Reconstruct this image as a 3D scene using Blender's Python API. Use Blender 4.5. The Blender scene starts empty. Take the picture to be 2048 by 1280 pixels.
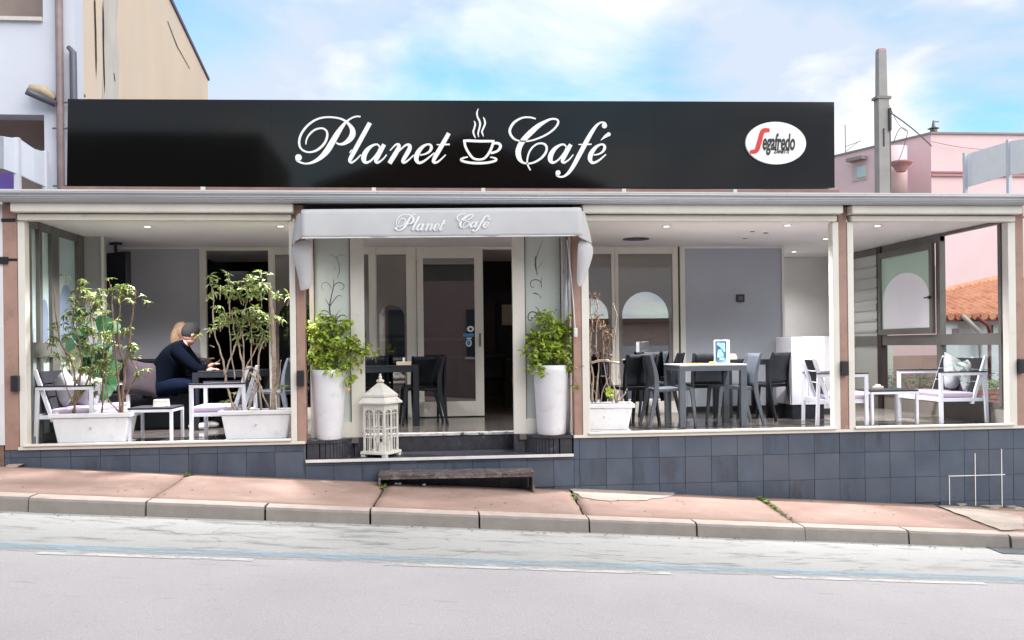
import bpy, bmesh, math, random
from mathutils import Vector, Matrix, noise as mnoise
R = math.radians
PI = math.pi
sc = bpy.context.scene
col = sc.collection

# ------------------------------------------------------------------ camera, world, sun
F_PX, PSI, ROLL = 1810.0, R(5.5), 0.012
CAM = Vector((0, -9.5, 0.95))
cd = bpy.data.cameras.new('camera')
cam = bpy.data.objects.new('camera', cd)
col.objects.link(cam)
sc.camera = cam
cd.sensor_fit = 'HORIZONTAL'
cd.sensor_width = 36
cd.lens = 36 * F_PX / 2048
cd.shift_y = 52 / 2048
cd.clip_start = 0.05
cd.clip_end = 800
_Rt = Vector((math.cos(PSI), -math.sin(PSI), 0)); _Fw = Vector((math.sin(PSI), math.cos(PSI), 0)); _Up = Vector((0, 0, 1))
_c, _s = math.cos(ROLL), math.sin(ROLL)
_r = _Rt * _c - _Up * _s
_u = _Rt * _s + _Up * _c
cam.matrix_world = Matrix(((_r.x, _u.x, -_Fw.x, CAM.x), (_r.y, _u.y, -_Fw.y, CAM.y), (_r.z, _u.z, -_Fw.z, CAM.z), (0, 0, 0, 1)))

SUN_EL, SUN_AZ = R(42), R(142)      # azimuth measured clockwise from +Y
w = bpy.data.worlds.new('World'); sc.world = w; w.use_nodes = True
nt = w.node_tree; nt.nodes.clear()
def N(t, typ, **k):
    n = t.nodes.new(typ)
    for a, b in k.items(): setattr(n, a, b)
    return n
def L(t, a, b): t.links.new(a, b)
out = N(nt, 'ShaderNodeOutputWorld'); bg = N(nt, 'ShaderNodeBackground'); bg.inputs[1].default_value = 0.12
sky = N(nt, 'ShaderNodeTexSky', sky_type='NISHITA', sun_disc=False, sun_elevation=SUN_EL, sun_rotation=SUN_AZ, air_density=1.3, dust_density=0.4, ozone_density=2.5)
tc = N(nt, 'ShaderNodeTexCoord')
sep = N(nt, 'ShaderNodeSeparateXYZ'); L(nt, tc.outputs['Generated'], sep.inputs[0])
# cloud layer: direction projected on a plane high above
mz = N(nt, 'ShaderNodeMath', operation='ADD'); L(nt, sep.outputs[2], mz.inputs[0]); mz.inputs[1].default_value = 0.22
mz2 = N(nt, 'ShaderNodeMath', operation='MAXIMUM'); L(nt, mz.outputs[0], mz2.inputs[0]); mz2.inputs[1].default_value = 0.06
dx = N(nt, 'ShaderNodeMath', operation='DIVIDE'); L(nt, sep.outputs[0], dx.inputs[0]); L(nt, mz2.outputs[0], dx.inputs[1])
dy = N(nt, 'ShaderNodeMath', operation='DIVIDE'); L(nt, sep.outputs[1], dy.inputs[0]); L(nt, mz2.outputs[0], dy.inputs[1])
cmb = N(nt, 'ShaderNodeCombineXYZ'); L(nt, dx.outputs[0], cmb.inputs[0]); L(nt, dy.outputs[0], cmb.inputs[1])
mp = N(nt, 'ShaderNodeMapping'); L(nt, cmb.outputs[0], mp.inputs[0]); mp.inputs['Location'].default_value = (8.7, 6.2, 0.0)
n1 = N(nt, 'ShaderNodeTexNoise'); n1.inputs['Scale'].default_value = 1.2; n1.inputs['Detail'].default_value = 7; n1.inputs['Roughness'].default_value = 0.52; n1.inputs['Distortion'].default_value = 0.5
L(nt, mp.outputs[0], n1.inputs['Vector'])
cr = N(nt, 'ShaderNodeValToRGB'); cr.color_ramp.elements[0].position = 0.33; cr.color_ramp.elements[1].position = 0.51
cr.color_ramp.elements[0].color = (0.1, 0.1, 0.1, 1)
L(nt, n1.outputs[0], cr.inputs[0])
n2 = N(nt, 'ShaderNodeTexNoise'); n2.inputs['Scale'].default_value = 1.7; n2.inputs['Detail'].default_value = 7; n2.inputs['Roughness'].default_value = 0.55; n2.inputs['Distortion'].default_value = 0.4
mp2 = N(nt, 'ShaderNodeMapping'); L(nt, cmb.outputs[0], mp2.inputs[0]); mp2.inputs['Location'].default_value = (7.7, 2.3, 3.0); L(nt, mp2.outputs[0], n2.inputs['Vector'])
cr2 = N(nt, 'ShaderNodeValToRGB'); cr2.color_ramp.elements[0].position = 0.45; cr2.color_ramp.elements[1].position = 0.58
cr2.color_ramp.elements[0].color = (2.5, 2.85, 3.4, 1); cr2.color_ramp.elements[1].color = (3.9, 3.9, 3.9, 1)
L(nt, n2.outputs[0], cr2.inputs[0])
tint = N(nt, 'ShaderNodeMix', data_type='RGBA', blend_type='MULTIPLY'); tint.inputs[0].default_value = 1.0
L(nt, sky.outputs[0], tint.inputs[6]); tint.inputs[7].default_value = (0.50, 0.74, 0.74, 1)
mx = N(nt, 'ShaderNodeMix', data_type='RGBA'); L(nt, cr.outputs[0], mx.inputs[0]); L(nt, tint.outputs[2], mx.inputs[6]); L(nt, cr2.outputs[0], mx.inputs[7])
L(nt, mx.outputs[2], bg.inputs[0]); L(nt, bg.outputs[0], out.inputs[0])

sl_ = bpy.data.lights.new('sun', 'SUN'); sl_.energy = 1.35; sl_.angle = R(60); sl_.color = (1.0, 0.93, 0.85)
sun = bpy.data.objects.new('sun', sl_); col.objects.link(sun)
sd = Vector((math.sin(SUN_AZ) * math.cos(SUN_EL), math.cos(SUN_AZ) * math.cos(SUN_EL), math.sin(SUN_EL)))
sun.rotation_euler = sd.to_track_quat('Z', 'Y').to_euler()
sc.view_settings.view_transform = 'Standard'; sc.view_settings.look = 'None'
sc.view_settings.gamma = 1; sc.view_settings.use_curve_mapping = False
sc.view_settings.exposure = 1.28
sc.cycles.max_bounces = 8; sc.cycles.transparent_max_bounces = 24; sc.cycles.diffuse_bounces = 5
sc.cycles.use_denoising = True
sc.cycles.caustics_reflective = False; sc.cycles.caustics_refractive = False

# ------------------------------------------------------------------ measuring helpers (where a sight line of the photo meets a plane of the place)
def ray(px, py):
    u = (px - 1024) / F_PX; v = -(py - 692) / F_PX
    u2 = u * _c + v * _s; v2 = -u * _s + v * _c
    return Vector((u2 * math.cos(PSI) + math.sin(PSI), -u2 * math.sin(PSI) + math.cos(PSI), v2))
def at(px, py, Y):
    d = ray(px, py); return CAM + d * ((Y - CAM.y) / d.y)
def gz(px, py, Z=0.0):
    d = ray(px, py); return CAM + d * ((Z - CAM.z) / d.z)
def ax(px, py, X):
    d = ray(px, py); return CAM + d * ((X - CAM.x) / d.x)
def zs(x):                                    # the street climbs to the left
    return -0.47 - 0.068 * max(-14, min(14, x))
def sl(px, py, off=0.0):
    d = ray(px, py); t = (-0.47 + off - 0.068 * CAM.x - CAM.z) / (d.z + 0.068 * d.x); return CAM + d * t
def X(px, Y, py=600): return at(px, py, Y).x

# ------------------------------------------------------------------ materials
MC = {}
def M(name, c, rough=0.6, metal=0.0, var=0.08, scale=5.0, bump=0.0, bscale=80.0, coat=0.0, stretch=(1, 1, 1), spec=0.5, c2=None, c2s=2.0, c2t=(0.5, 0.62), trans=0.0):
    if name in MC: return MC[name]
    m = bpy.data.materials.new(name); m.use_nodes = True; t = m.node_tree
    b = t.nodes['Principled BSDF']
    tcn = N(t, 'ShaderNodeTexCoord'); mpn = N(t, 'ShaderNodeMapping'); mpn.inputs['Scale'].default_value = stretch
    L(t, tcn.outputs['Object'], mpn.inputs[0])
    nn = N(t, 'ShaderNodeTexNoise'); nn.inputs['Scale'].default_value = scale; nn.inputs['Detail'].default_value = 6; nn.inputs['Roughness'].default_value = 0.6
    L(t, mpn.outputs[0], nn.inputs['Vector'])
    r = N(t, 'ShaderNodeValToRGB'); r.color_ramp.elements[0].position = 0.3; r.color_ramp.elements[1].position = 0.7
    r.color_ramp.elements[0].color = tuple(x * (1 - var) for x in c) + (1,)
    r.color_ramp.elements[1].color = tuple(min(1, x * (1 + var)) for x in c) + (1,)
    L(t, nn.outputs[0], r.inputs[0]); last = r.outputs[0]
    if c2:
        n3 = N(t, 'ShaderNodeTexNoise'); n3.inputs['Scale'].default_value = c2s; n3.inputs['Detail'].default_value = 8; n3.inputs['Roughness'].default_value = 0.65
        L(t, mpn.outputs[0], n3.inputs['Vector'])
        r3 = N(t, 'ShaderNodeValToRGB'); r3.color_ramp.elements[0].position = c2t[0]; r3.color_ramp.elements[1].position = c2t[1]
        L(t, n3.outputs[0], r3.inputs[0])
        mm = N(t, 'ShaderNodeMix', data_type='RGBA'); L(t, r3.outputs[0], mm.inputs[0]); L(t, last, mm.inputs[6]); mm.inputs[7].default_value = tuple(c2) + (1,)
        last = mm.outputs[2]
    L(t, last, b.inputs['Base Color'])
    rr = N(t, 'ShaderNodeMapRange'); rr.inputs['To Min'].default_value = max(0.02, rough - 0.06); rr.inputs['To Max'].default_value = min(1, rough + 0.06)
    L(t, nn.outputs[0], rr.inputs['Value']); L(t, rr.outputs[0], b.inputs['Roughness'])
    b.inputs['Metallic'].default_value = metal; b.inputs['Specular IOR Level'].default_value = spec; b.inputs['Coat Weight'].default_value = coat
    if trans:
        b.inputs['Subsurface Weight'].default_value = 0
        b.inputs['Transmission Weight'].default_value = 0
        tr = N(t, 'ShaderNodeBsdfTranslucent'); L(t, last, tr.inputs[0]); ms = N(t, 'ShaderNodeMixShader'); ms.inputs[0].default_value = trans
        L(t, b.outputs[0], ms.inputs[1]); L(t, tr.outputs[0], ms.inputs[2]); L(t, ms.outputs[0], t.nodes['Material Output'].inputs[0])
    if bump:
        bn = N(t, 'ShaderNodeTexNoise'); bn.inputs['Scale'].default_value = bscale; bn.inputs['Detail'].default_value = 5
        L(t, mpn.outputs[0], bn.inputs['Vector'])
        bu = N(t, 'ShaderNodeBump'); bu.inputs['Strength'].default_value = bump; bu.inputs['Distance'].default_value = 0.01
        L(t, bn.outputs[0], bu.inputs['Height']); L(t, bu.outputs[0], b.inputs['Normal'])
    MC[name] = m; return m
def MG(name, tintc=(0.93, 0.96, 0.95), f0=0.05, rough=0.0, opaque=0.0, oc=(0.5, 0.5, 0.5)):
    """window glass: clear body, mirror-like surface that strengthens towards grazing angles"""
    if name in MC: return MC[name]
    m = bpy.data.materials.new(name); m.use_nodes = True; t = m.node_tree; t.nodes.clear()
    o = N(t, 'ShaderNodeOutputMaterial'); lw = N(t, 'ShaderNodeLayerWeight'); lw.inputs[0].default_value = 0.5
    p = N(t, 'ShaderNodeMath', operation='POWER'); L(t, lw.outputs['Facing'], p.inputs[0]); p.inputs[1].default_value = 4
    q = N(t, 'ShaderNodeMath', operation='MULTIPLY_ADD'); L(t, p.outputs[0], q.inputs[0]); q.inputs[1].default_value = 0.85; q.inputs[2].default_value = f0
    tr = N(t, 'ShaderNodeBsdfTransparent'); tr.inputs[0].default_value = tintc + (1,)
    gl = N(t, 'ShaderNodeBsdfGlossy'); gl.inputs['Roughness'].default_value = rough; gl.inputs[0].default_value = (0.95, 0.97, 1, 1)
    body = tr.outputs[0]
    if opaque:
        df = N(t, 'ShaderNodeBsdfDiffuse'); df.inputs[0].default_value = oc + (1,)
        tl = N(t, 'ShaderNodeBsdfTranslucent'); tl.inputs[0].default_value = oc + (1,)
        ad = N(t, 'ShaderNodeMixShader'); ad.inputs[0].default_value = 0.22; L(t, df.outputs[0], ad.inputs[1]); L(t, tl.outputs[0], ad.inputs[2])
        mo = N(t, 'ShaderNodeMixShader'); mo.inputs[0].default_value = opaque; L(t, tr.outputs[0], mo.inputs[1]); L(t, ad.outputs[0], mo.inputs[2]); body = mo.outputs[0]
    ms = N(t, 'ShaderNodeMixShader'); L(t, q.outputs[0], ms.inputs[0]); L(t, body, ms.inputs[1]); L(t, gl.outputs[0], ms.inputs[2]); L(t, ms.outputs[0], o.inputs[0])
    MC[name] = m; return m
def ME(name, c, s):
    if name in MC: return MC[name]
    m = bpy.data.materials.new(name); m.use_nodes = True; b = m.node_tree.nodes['Principled BSDF']
    b.inputs['Base Color'].default_value = c + (1,); b.inputs['Emission Color'].default_value = c + (1,); b.inputs['Emission Strength'].default_value = s
    MC[name] = m; return m

CREAM = M('cream aluminium', (0.68, 0.655, 0.60), 0.38, var=0.05, scale=3, bump=0.03, c2=(0.5, 0.47, 0.42), c2s=9, c2t=(0.62, 0.8))
GREYMET = M('grey aluminium', (0.155, 0.15, 0.14), 0.35, metal=0.35, var=0.1, scale=4)
DARKMET = M('dark painted metal', (0.018, 0.018, 0.022), 0.4, var=0.2)
PINKPIL = M('pinkish brown paint', (0.35, 0.215, 0.175), 0.6, var=0.09, scale=3, bump=0.15, c2=(0.29, 0.18, 0.145), c2s=5)
WHITEMET = M('white powder coat', (0.63, 0.64, 0.71), 0.4, var=0.03)
WHITEPL = M('white plastic', (0.67, 0.675, 0.71), 0.40, var=0.06, scale=4, c2=(0.50, 0.48, 0.45), c2s=7, c2t=(0.56, 0.8), bump=.08, bscale=40)
DARKPL = M('anthracite plastic', (0.011, 0.013, 0.018), 0.5, spec=0.3, var=0.15, scale=8, bump=0.05, bscale=200)
GREYPL = M('slate grey lit plastic', (0.095, 0.108, 0.13), 0.5, spec=.35, var=0.1, scale=8, bump=0.05, bscale=200)  # on the left dining chair: dark plastic greyed in colour for caught light
GREYWALL = M('grey wall paint', (0.43, 0.43, 0.475), 0.8, var=0.05, scale=1.5, bump=0.12, bscale=60)
CEIL = M('terrace ceiling paint', (0.78, 0.765, 0.76), 0.8, var=0.03, scale=1, bump=0.05)
WHITEWALL = M('white wall paint', (0.72, 0.715, 0.70), 0.8, var=0.05, scale=1.5, bump=0.1)
TILE = M('slate blue tile', (0.068, 0.088, 0.127), 0.42, var=0.2, scale=2.2, bump=0.18, bscale=30, c2=(0.095, 0.112, 0.14), c2s=1.6, c2t=(0.45, 0.75))
GROUT = M('grey grout', (0.10, 0.115, 0.145), 0.9, var=0.2)
WGROUT = M('white grout', (0.78, 0.77, 0.74), 0.85, var=0.1)
STONE = M('dark step stone', (0.035, 0.035, 0.045), 0.45, var=0.35, scale=14, bump=0.35, bscale=40, c2=(0.22, 0.21, 0.22), c2s=9, c2t=(0.62, 0.74))
FLOORM = M('dark polished floor tile', (0.12, 0.105, 0.10), 0.13, var=0.35, scale=5, c2=(0.12, 0.09, 0.075), c2s=6, c2t=(0.5, 0.7))
FLOORREFL = M('floor tile with painted reflection', (0.33, 0.30, 0.275), 0.16, var=0.2, scale=3)  # same dark floor, its colour lightened where the right end reflects
GLASS = MG('clear window glass')
GLASSG = MG('green tinted glass', (0.62, 0.80, 0.70), 0.06)
FROST = MG('frosted grey glass', (0.6, 0.62, 0.6), 0.045, 0.12, 0.95, (0.70, 0.75, 0.72))
FILM = MG('grey window film', (0.5, 0.48, 0.45), 0.05, 0.05, 0.85, (0.30, 0.275, 0.26))
FILMG = MG('green window film', (0.6, 0.8, 0.7), 0.04, 0.1, 0.9, (0.42, 0.56, 0.46))
FILMW = MG('white window film', (0.9, 0.9, 0.9), 0.04, 0.1, 0.92, (0.80, 0.80, 0.86))
FILMC = MG('pale green glass', (0.75, 0.88, 0.84), 0.05, 0.05, 0.75, (0.62, 0.74, 0.72))
DARKGL = MG('dark door glass', (0.55, 0.53, 0.52), 0.22)
MIRGL = MG('reflective glass', (0.5, 0.5, 0.5), 0.38)
FABRIC = M('grey awning canvas', (0.53, 0.53, 0.545), 0.85, var=0.05, scale=3, bump=0.2, bscale=150, trans=0.12)
LEAF1 = M('bright variegated leaf', (0.33, 0.44, 0.06), 0.6, spec=.2, var=0.45, scale=14, c2=(0.50, 0.58, 0.16), c2s=11, c2t=(0.52, 0.62), trans=0.3)
LEAF2 = M('olive green leaf', (0.155, 0.205, 0.06), 0.6, spec=.2, var=0.5, scale=12, c2=(0.27, 0.31, 0.11), c2s=9, c2t=(0.52, 0.64), trans=0.25)
LEAF3 = M('dark green leaf', (0.018, 0.062, 0.022), 0.3, var=0.4, scale=8, c2=(0.07, 0.15, 0.09), c2s=5, c2t=(0.52, 0.66), trans=0.08)
DRY = M('dry brown leaf', (0.16, 0.085, 0.05), 0.8, var=0.4, scale=12, trans=0.1)
BARK = M('pale woody stem', (0.33, 0.26, 0.20), 0.85, var=0.35, scale=25, bump=0.5, bscale=60)
BARKD = M('brown woody stem', (0.17, 0.11, 0.075), 0.85, var=0.35, scale=25, bump=0.5, bscale=60)
SOIL = M('potting soil', (0.06, 0.045, 0.035), 0.95, var=0.4, scale=40, bump=0.6)
MAUVE = M('mauve cushion cloth', (0.40, 0.33, 0.44), 0.9, var=0.06, scale=4, bump=0.25, bscale=200)
SLAT = M('charcoal slat', (0.022, 0.022, 0.028), 0.65, spec=.25, var=0.2, scale=9)

# ------------------------------------------------------------------ mesh builder
class MB:
    def __init__(s): s.v = []; s.f = []; s.mi = []; s.sm = False
    def quad(s, a, b, c, d, mi=0):
        n = len(s.v); s.v += [tuple(a), tuple(b), tuple(c), tuple(d)]; s.f.append((n, n+1, n+2, n+3)); s.mi.append(mi); return s
    def poly(s, pts, mi=0):
        n = len(s.v); s.v += [tuple(p) for p in pts]; s.f.append(tuple(range(n, n+len(pts)))); s.mi.append(mi); return s
    def hexa(s, p, mi=0):      # p: 4 bottom (ccw), 4 top
        n = len(s.v); s.v += [tuple(q) for q in p]
        for f in ((3,2,1,0), (4,5,6,7), (0,1,5,4), (1,2,6,5), (2,3,7,6), (3,0,4,7)):
            s.f.append(tuple(n+i for i in f)); s.mi.append(mi)
        return s
    def box(s, x0, x1, y0, y1, z0, z1, mi=0):
        x0, x1 = min(x0, x1), max(x0, x1); y0, y1 = min(y0, y1), max(y0, y1); z0, z1 = min(z0, z1), max(z0, z1)
        return s.hexa([(x0,y0,z0),(x1,y0,z0),(x1,y1,z0),(x0,y1,z0),(x0,y0,z1),(x1,y0,z1),(x1,y1,z1),(x0,y1,z1)], mi)
    def frustum(s, cx, cy, z0, z1, a0, b0, a1, b1, mi=0):
        return s.hexa([(cx-a0,cy-b0,z0),(cx+a0,cy-b0,z0),(cx+a0,cy+b0,z0),(cx-a0,cy+b0,z0),(cx-a1,cy-b1,z1),(cx+a1,cy-b1,z1),(cx+a1,cy+b1,z1),(cx-a1,cy+b1,z1)], mi)
    def prism(s, pts, y0, y1, mi=0):     # polygon in xz, extruded along y
        n = len(s.v); k = len(pts)
        s.v += [(p[0], y0, p[1]) for p in pts] + [(p[0], y1, p[1]) for p in pts]
        s.f.append(tuple(range(n, n+k))); s.f.append(tuple(range(n+2*k-1, n+k-1, -1))); s.mi += [mi, mi]
        for i in range(k):
            j = (i+1) % k; s.f.append((n+j, n+i, n+k+i, n+k+j)); s.mi.append(mi)
        return s
    def ribbon(s, pts, y0, y1, sub=5, mi=0):     # pts (x,z,w): pen stroke in the xz plane with thickness along y
        pts = smooth(pts, sub) if sub > 1 else pts
        n = len(s.v); k = len(pts); Lf = []; Rt = []
        for i, p in enumerate(pts):
            a = pts[max(0, i-1)]; b = pts[min(k-1, i+1)]
            d = Vector((b[0]-a[0], b[1]-a[1]))
            if d.length < 1e-9: d = Vector((1, 0))
            d.normalize(); q = Vector((-d.y, d.x)) * p[2] * 0.5
            Lf.append((p[0]+q.x, p[1]+q.y)); Rt.append((p[0]-q.x, p[1]-q.y))
        for yy in (y0, y1):
            s.v += [(a[0], yy, a[1]) for a in Lf] + [(a[0], yy, a[1]) for a in Rt]
        A = lambda j: n+j; B = lambda j: n+k+j; C = lambda j: n+2*k+j; D = lambda j: n+3*k+j
        for i in range(k-1):
            s.f += [(A(i),B(i),B(i+1),A(i+1)), (C(i),C(i+1),D(i+1),D(i)), (A(i),A(i+1),C(i+1),C(i)), (B(i),D(i),D(i+1),B(i+1))]; s.mi += [mi]*4
        s.f += [(A(0),C(0),D(0),B(0)), (A(k-1),B(k-1),D(k-1),C(k-1))]; s.mi += [mi]*2
        return s
    def disc(s, cx, cz, r, y0, y1, n=20, rz=None, mi=0):
        return s.prism([(cx+r*math.cos(2*PI*i/n), cz+(rz or r)*math.sin(2*PI*i/n)) for i in range(n)], y0, y1, mi)
    def tube(s, pts, rad, n=7, cap=True, mi=0):
        pts = [Vector(p) for p in pts]; k = len(pts)
        if not hasattr(rad, '__len__'): rad = [rad]*k
        base = len(s.v); up = None
        for i, p in enumerate(pts):
            d = (pts[min(k-1, i+1)] - pts[max(0, i-1)])
            if d.length < 1e-9: d = Vector((0, 0, 1))
            d.normalize()
            if up is None: up = Vector((0, 0, 1)) if abs(d.z) < 0.9 else Vector((1, 0, 0))
            a = d.cross(up)
            if a.length < 1e-4: a = d.cross(Vector((0, 1, 0)))
            a.normalize(); b = d.cross(a); up = -b if False else up
            for j in range(n):
                t = 2*PI*j/n; s.v.append(tuple(p + (a*math.cos(t)+b*math.sin(t))*rad[i]))
        for i in range(k-1):
            for j in range(n):
                q = base+i*n; j2 = (j+1) % n
                s.f.append((q+j, q+j2, q+n+j2, q+n+j)); s.mi.append(mi)
        if cap:
            s.f.append(tuple(base+j for j in range(n-1, -1, -1))); s.f.append(tuple(base+(k-1)*n+j for j in range(n))); s.mi += [mi, mi]
        return s
    def lathe(s, prof, cx=0, cy=0, n=24, mi=0, sx=1, sy=1):
        base = len(s.v); k = len(prof)
        for r, z in prof:
            for j in range(n): t = 2*PI*j/n; s.v.append((cx+r*math.cos(t)*sx, cy+r*math.sin(t)*sy, z))
        for i in range(k-1):
            for j in range(n):
                q = base+i*n; j2 = (j+1) % n; s.f.append((q+j, q+j2, q+n+j2, q+n+j)); s.mi.append(mi)
        s.f.append(tuple(base+j for j in range(n-1, -1, -1))); s.f.append(tuple(base+(k-1)*n+j for j in range(n))); s.mi += [mi, mi]
        return s
    def ball(s, c, r, n=10, m=6, sx=1, sy=1, sz=1, mi=0):
        base = len(s.v)
        for i in range(m+1):
            ph = -PI/2 + PI*i/m
            for j in range(n):
                t = 2*PI*j/n; rr = max(1e-4, math.cos(ph))
                s.v.append((c[0]+r*sx*rr*math.cos(t), c[1]+r*sy*rr*math.sin(t), c[2]+r*sz*math.sin(ph)))
        for i in range(m):
            for j in range(n):
                q = base+i*n; j2 = (j+1) % n; s.f.append((q+j, q+j2, q+n+j2, q+n+j)); s.mi.append(mi)
        return s
    def grid(s, fn, nu, nv, mi=0):
        base = len(s.v)
        for i in range(nu+1):
            for j in range(nv+1): s.v.append(tuple(fn(i/nu, j/nv)))
        for i in range(nu):
            for j in range(nv):
                a = base+i*(nv+1)+j; s.f.append((a, a+nv+1, a+nv+2, a+1)); s.mi.append(mi)
        return s
    def leaf(s, p, d, length, width, nrm, fold=0.25, droop=0.2):
        p = Vector(p); d = Vector(d).normalized(); nrm = Vector(nrm); side = d.cross(nrm)
        if side.length < 1e-3: side = d.cross(Vector((0.3, 0.5, 0.8)))
        side.normalize(); up = side.cross(d)
        m1 = p + d*length*0.38 + up*length*0.06; m2 = p + d*length*0.74 - up*length*droop*0.4; tip = p + d*length - up*length*droop
        n = len(s.v)
        s.v += [tuple(p), tuple(m1+side*width*0.5+up*width*fold), tuple(m1), tuple(m1-side*width*0.5+up*width*fold),
                tuple(m2+side*width*0.38+up*width*fold*0.7), tuple(m2), tuple(m2-side*width*0.38+up*width*fold*0.7), tuple(tip)]
        for f in ((0,1,2), (0,2,3), (1,4,5,2), (2,5,6,3), (4,7,5), (5,7,6)): s.f.append(tuple(n+i for i in f)); s.mi.append(0)
        return s
    def build(s, name, mats, parent=None, bevel=0.0, smooth_=False, solid=0.0, sub=0, **tags):
        me = bpy.data.meshes.new(name); me.from_pydata(s.v, [], s.f)
        if not isinstance(mats, (list, tuple)): mats = [mats]
        for m in mats: me.materials.append(m)
        if len(mats) > 1:
            for p, i in zip(me.polygons, s.mi): p.material_index = i
        if smooth_:
            for p in me.polygons: p.use_smooth = True
        me.update()
        o = bpy.data.objects.new(name, me); col.objects.link(o)
        if parent: o.parent = parent
        if solid: md = o.modifiers.new('solid', 'SOLIDIFY'); md.thickness = solid; md.offset = 0
        if sub: md = o.modifiers.new('sub', 'SUBSURF'); md.levels = sub; md.render_levels = sub
        if bevel:
            md = o.modifiers.new('bevel', 'BEVEL'); md.width = bevel; md.segments = 2; md.limit_method = 'ANGLE'
        for k, v in tags.items(): o[k] = v
        return o
def smooth(P, sub):
    out_ = []; k = len(P)
    for i in range(k-1):
        p0 = P[max(0, i-1)]; p1 = P[i]; p2 = P[i+1]; p3 = P[min(k-1, i+2)]
        for j in range(sub):
            t = j/sub; t2 = t*t; t3 = t2*t
            out_.append(tuple(0.5*((2*p1[a]) + (-p0[a]+p2[a])*t + (2*p0[a]-5*p1[a]+4*p2[a]-p3[a])*t2 + (-p0[a]+3*p1[a]-3*p2[a]+p3[a])*t3) for a in range(len(p1))))
    out_.append(tuple(P[-1])); return out_
def thing(name, label, cat, loc=(0, 0, 0), rz=0, group=None):
    o = bpy.data.objects.new(name, None); col.objects.link(o); o.empty_display_size = 0.2
    o.location = loc; o.rotation_euler = (0, 0, rz); o['label'] = label; o['category'] = cat
    if group: o['group'] = group
    return o
def tag(o, label, cat, group=None):
    o['label'] = label; o['category'] = cat
    if group: o['group'] = group
    return o
def copy_thing(root, label, loc, rz, group=None):
    r = root.copy(); col.objects.link(r); r.location = loc; r.rotation_euler = (0, 0, rz); r['label'] = label
    if group: r['group'] = group
    for ch in list(root.children):
        c_ = ch.copy(); col.objects.link(c_); c_.parent = r
        for g in list(ch.children):
            d_ = g.copy(); col.objects.link(d_); d_.parent = c_
    return r
def B(*a): return MB().box(*a)
rnd = random.Random(7)

# ================================================================== THE STREET
def strip(xs, y0, y1, off, ny=1):
    mb = MB()
    for a, b in zip(xs[:-1], xs[1:]):
        for j in range(ny):
            ya = y0 + (y1-y0)*j/ny; yb = y0 + (y1-y0)*(j+1)/ny
            mb.quad((a, ya, zs(a)+off), (b, ya, zs(b)+off), (b, yb, zs(b)+off), (a, yb, zs(a)+off))
    return mb
XS = [-150, -14, -10, -6, -3, 0, 3, 6, 10, 14, 150]
gm = M('dusty ground', (0.22, 0.19, 0.16), 0.95, var=0.2, scale=0.6, bump=0.3)
strip(XS, -150, 300, -0.20).build('ground', gm, kind='structure')

# asphalt: greyer, worn band along the kerb; smoother and warmer in the lane
rm = bpy.data.materials.new('old pale asphalt'); rm.use_nodes = True; t = rm.node_tree; b = t.nodes['Principled BSDF']; b.inputs['Roughness'].default_value = 0.85
tcn = N(t, 'ShaderNodeTexCoord'); sp = N(t, 'ShaderNodeSeparateXYZ'); L(t, tcn.outputs['Object'], sp.inputs[0])
m1 = N(t, 'ShaderNodeMapping'); m1.inputs['Scale'].default_value = (0.8, 3.0, 1); L(t, tcn.outputs['Object'], m1.inputs[0])
na = N(t, 'ShaderNodeTexNoise'); na.inputs['Scale'].default_value = 2.6; na.inputs['Detail'].default_value = 8; na.inputs['Roughness'].default_value = 0.62; L(t, m1.outputs[0], na.inputs['Vector'])
yw = N(t, 'ShaderNodeMath', operation='MULTIPLY_ADD'); L(t, na.outputs[0], yw.inputs[0]); yw.inputs[1].default_value = 0.16; L(t, sp.outputs[1], yw.inputs[2])
fa = N(t, 'ShaderNodeMapRange'); fa.inputs['From Min'].default_value = -3.02; fa.inputs['From Max'].default_value = -2.88; L(t, yw.outputs[0], fa.inputs['Value'])
ra = N(t, 'ShaderNodeValToRGB'); e = ra.color_ramp.elements; e[0].position = 0.33; e[1].position = 0.47
e[0].color = (0.24, 0.235, 0.23, 1); e[1].color = (0.43, 0.42, 0.405, 1); L(t, na.outputs[0], ra.inputs[0])
nb = N(t, 'ShaderNodeTexNoise'); nb.inputs['Scale'].default_value = 1.2; nb.inputs['Detail'].default_value = 6; L(t, tcn.outputs['Object'], nb.inputs['Vector'])
rb = N(t, 'ShaderNodeValToRGB'); rb.color_ramp.elements[0].position = 0.3; rb.color_ramp.elements[1].position = 0.7
rb.color_ramp.elements[0].color = (0.455, 0.42, 0.42, 1); rb.color_ramp.elements[1].color = (0.50, 0.465, 0.465, 1); L(t, nb.outputs[0], rb.inputs[0])
mm = N(t, 'ShaderNodeMix', data_type='RGBA'); L(t, fa.outputs[0], mm.inputs[0]); L(t, rb.outputs[0], mm.inputs[6]); L(t, ra.outputs[0], mm.inputs[7])
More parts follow.
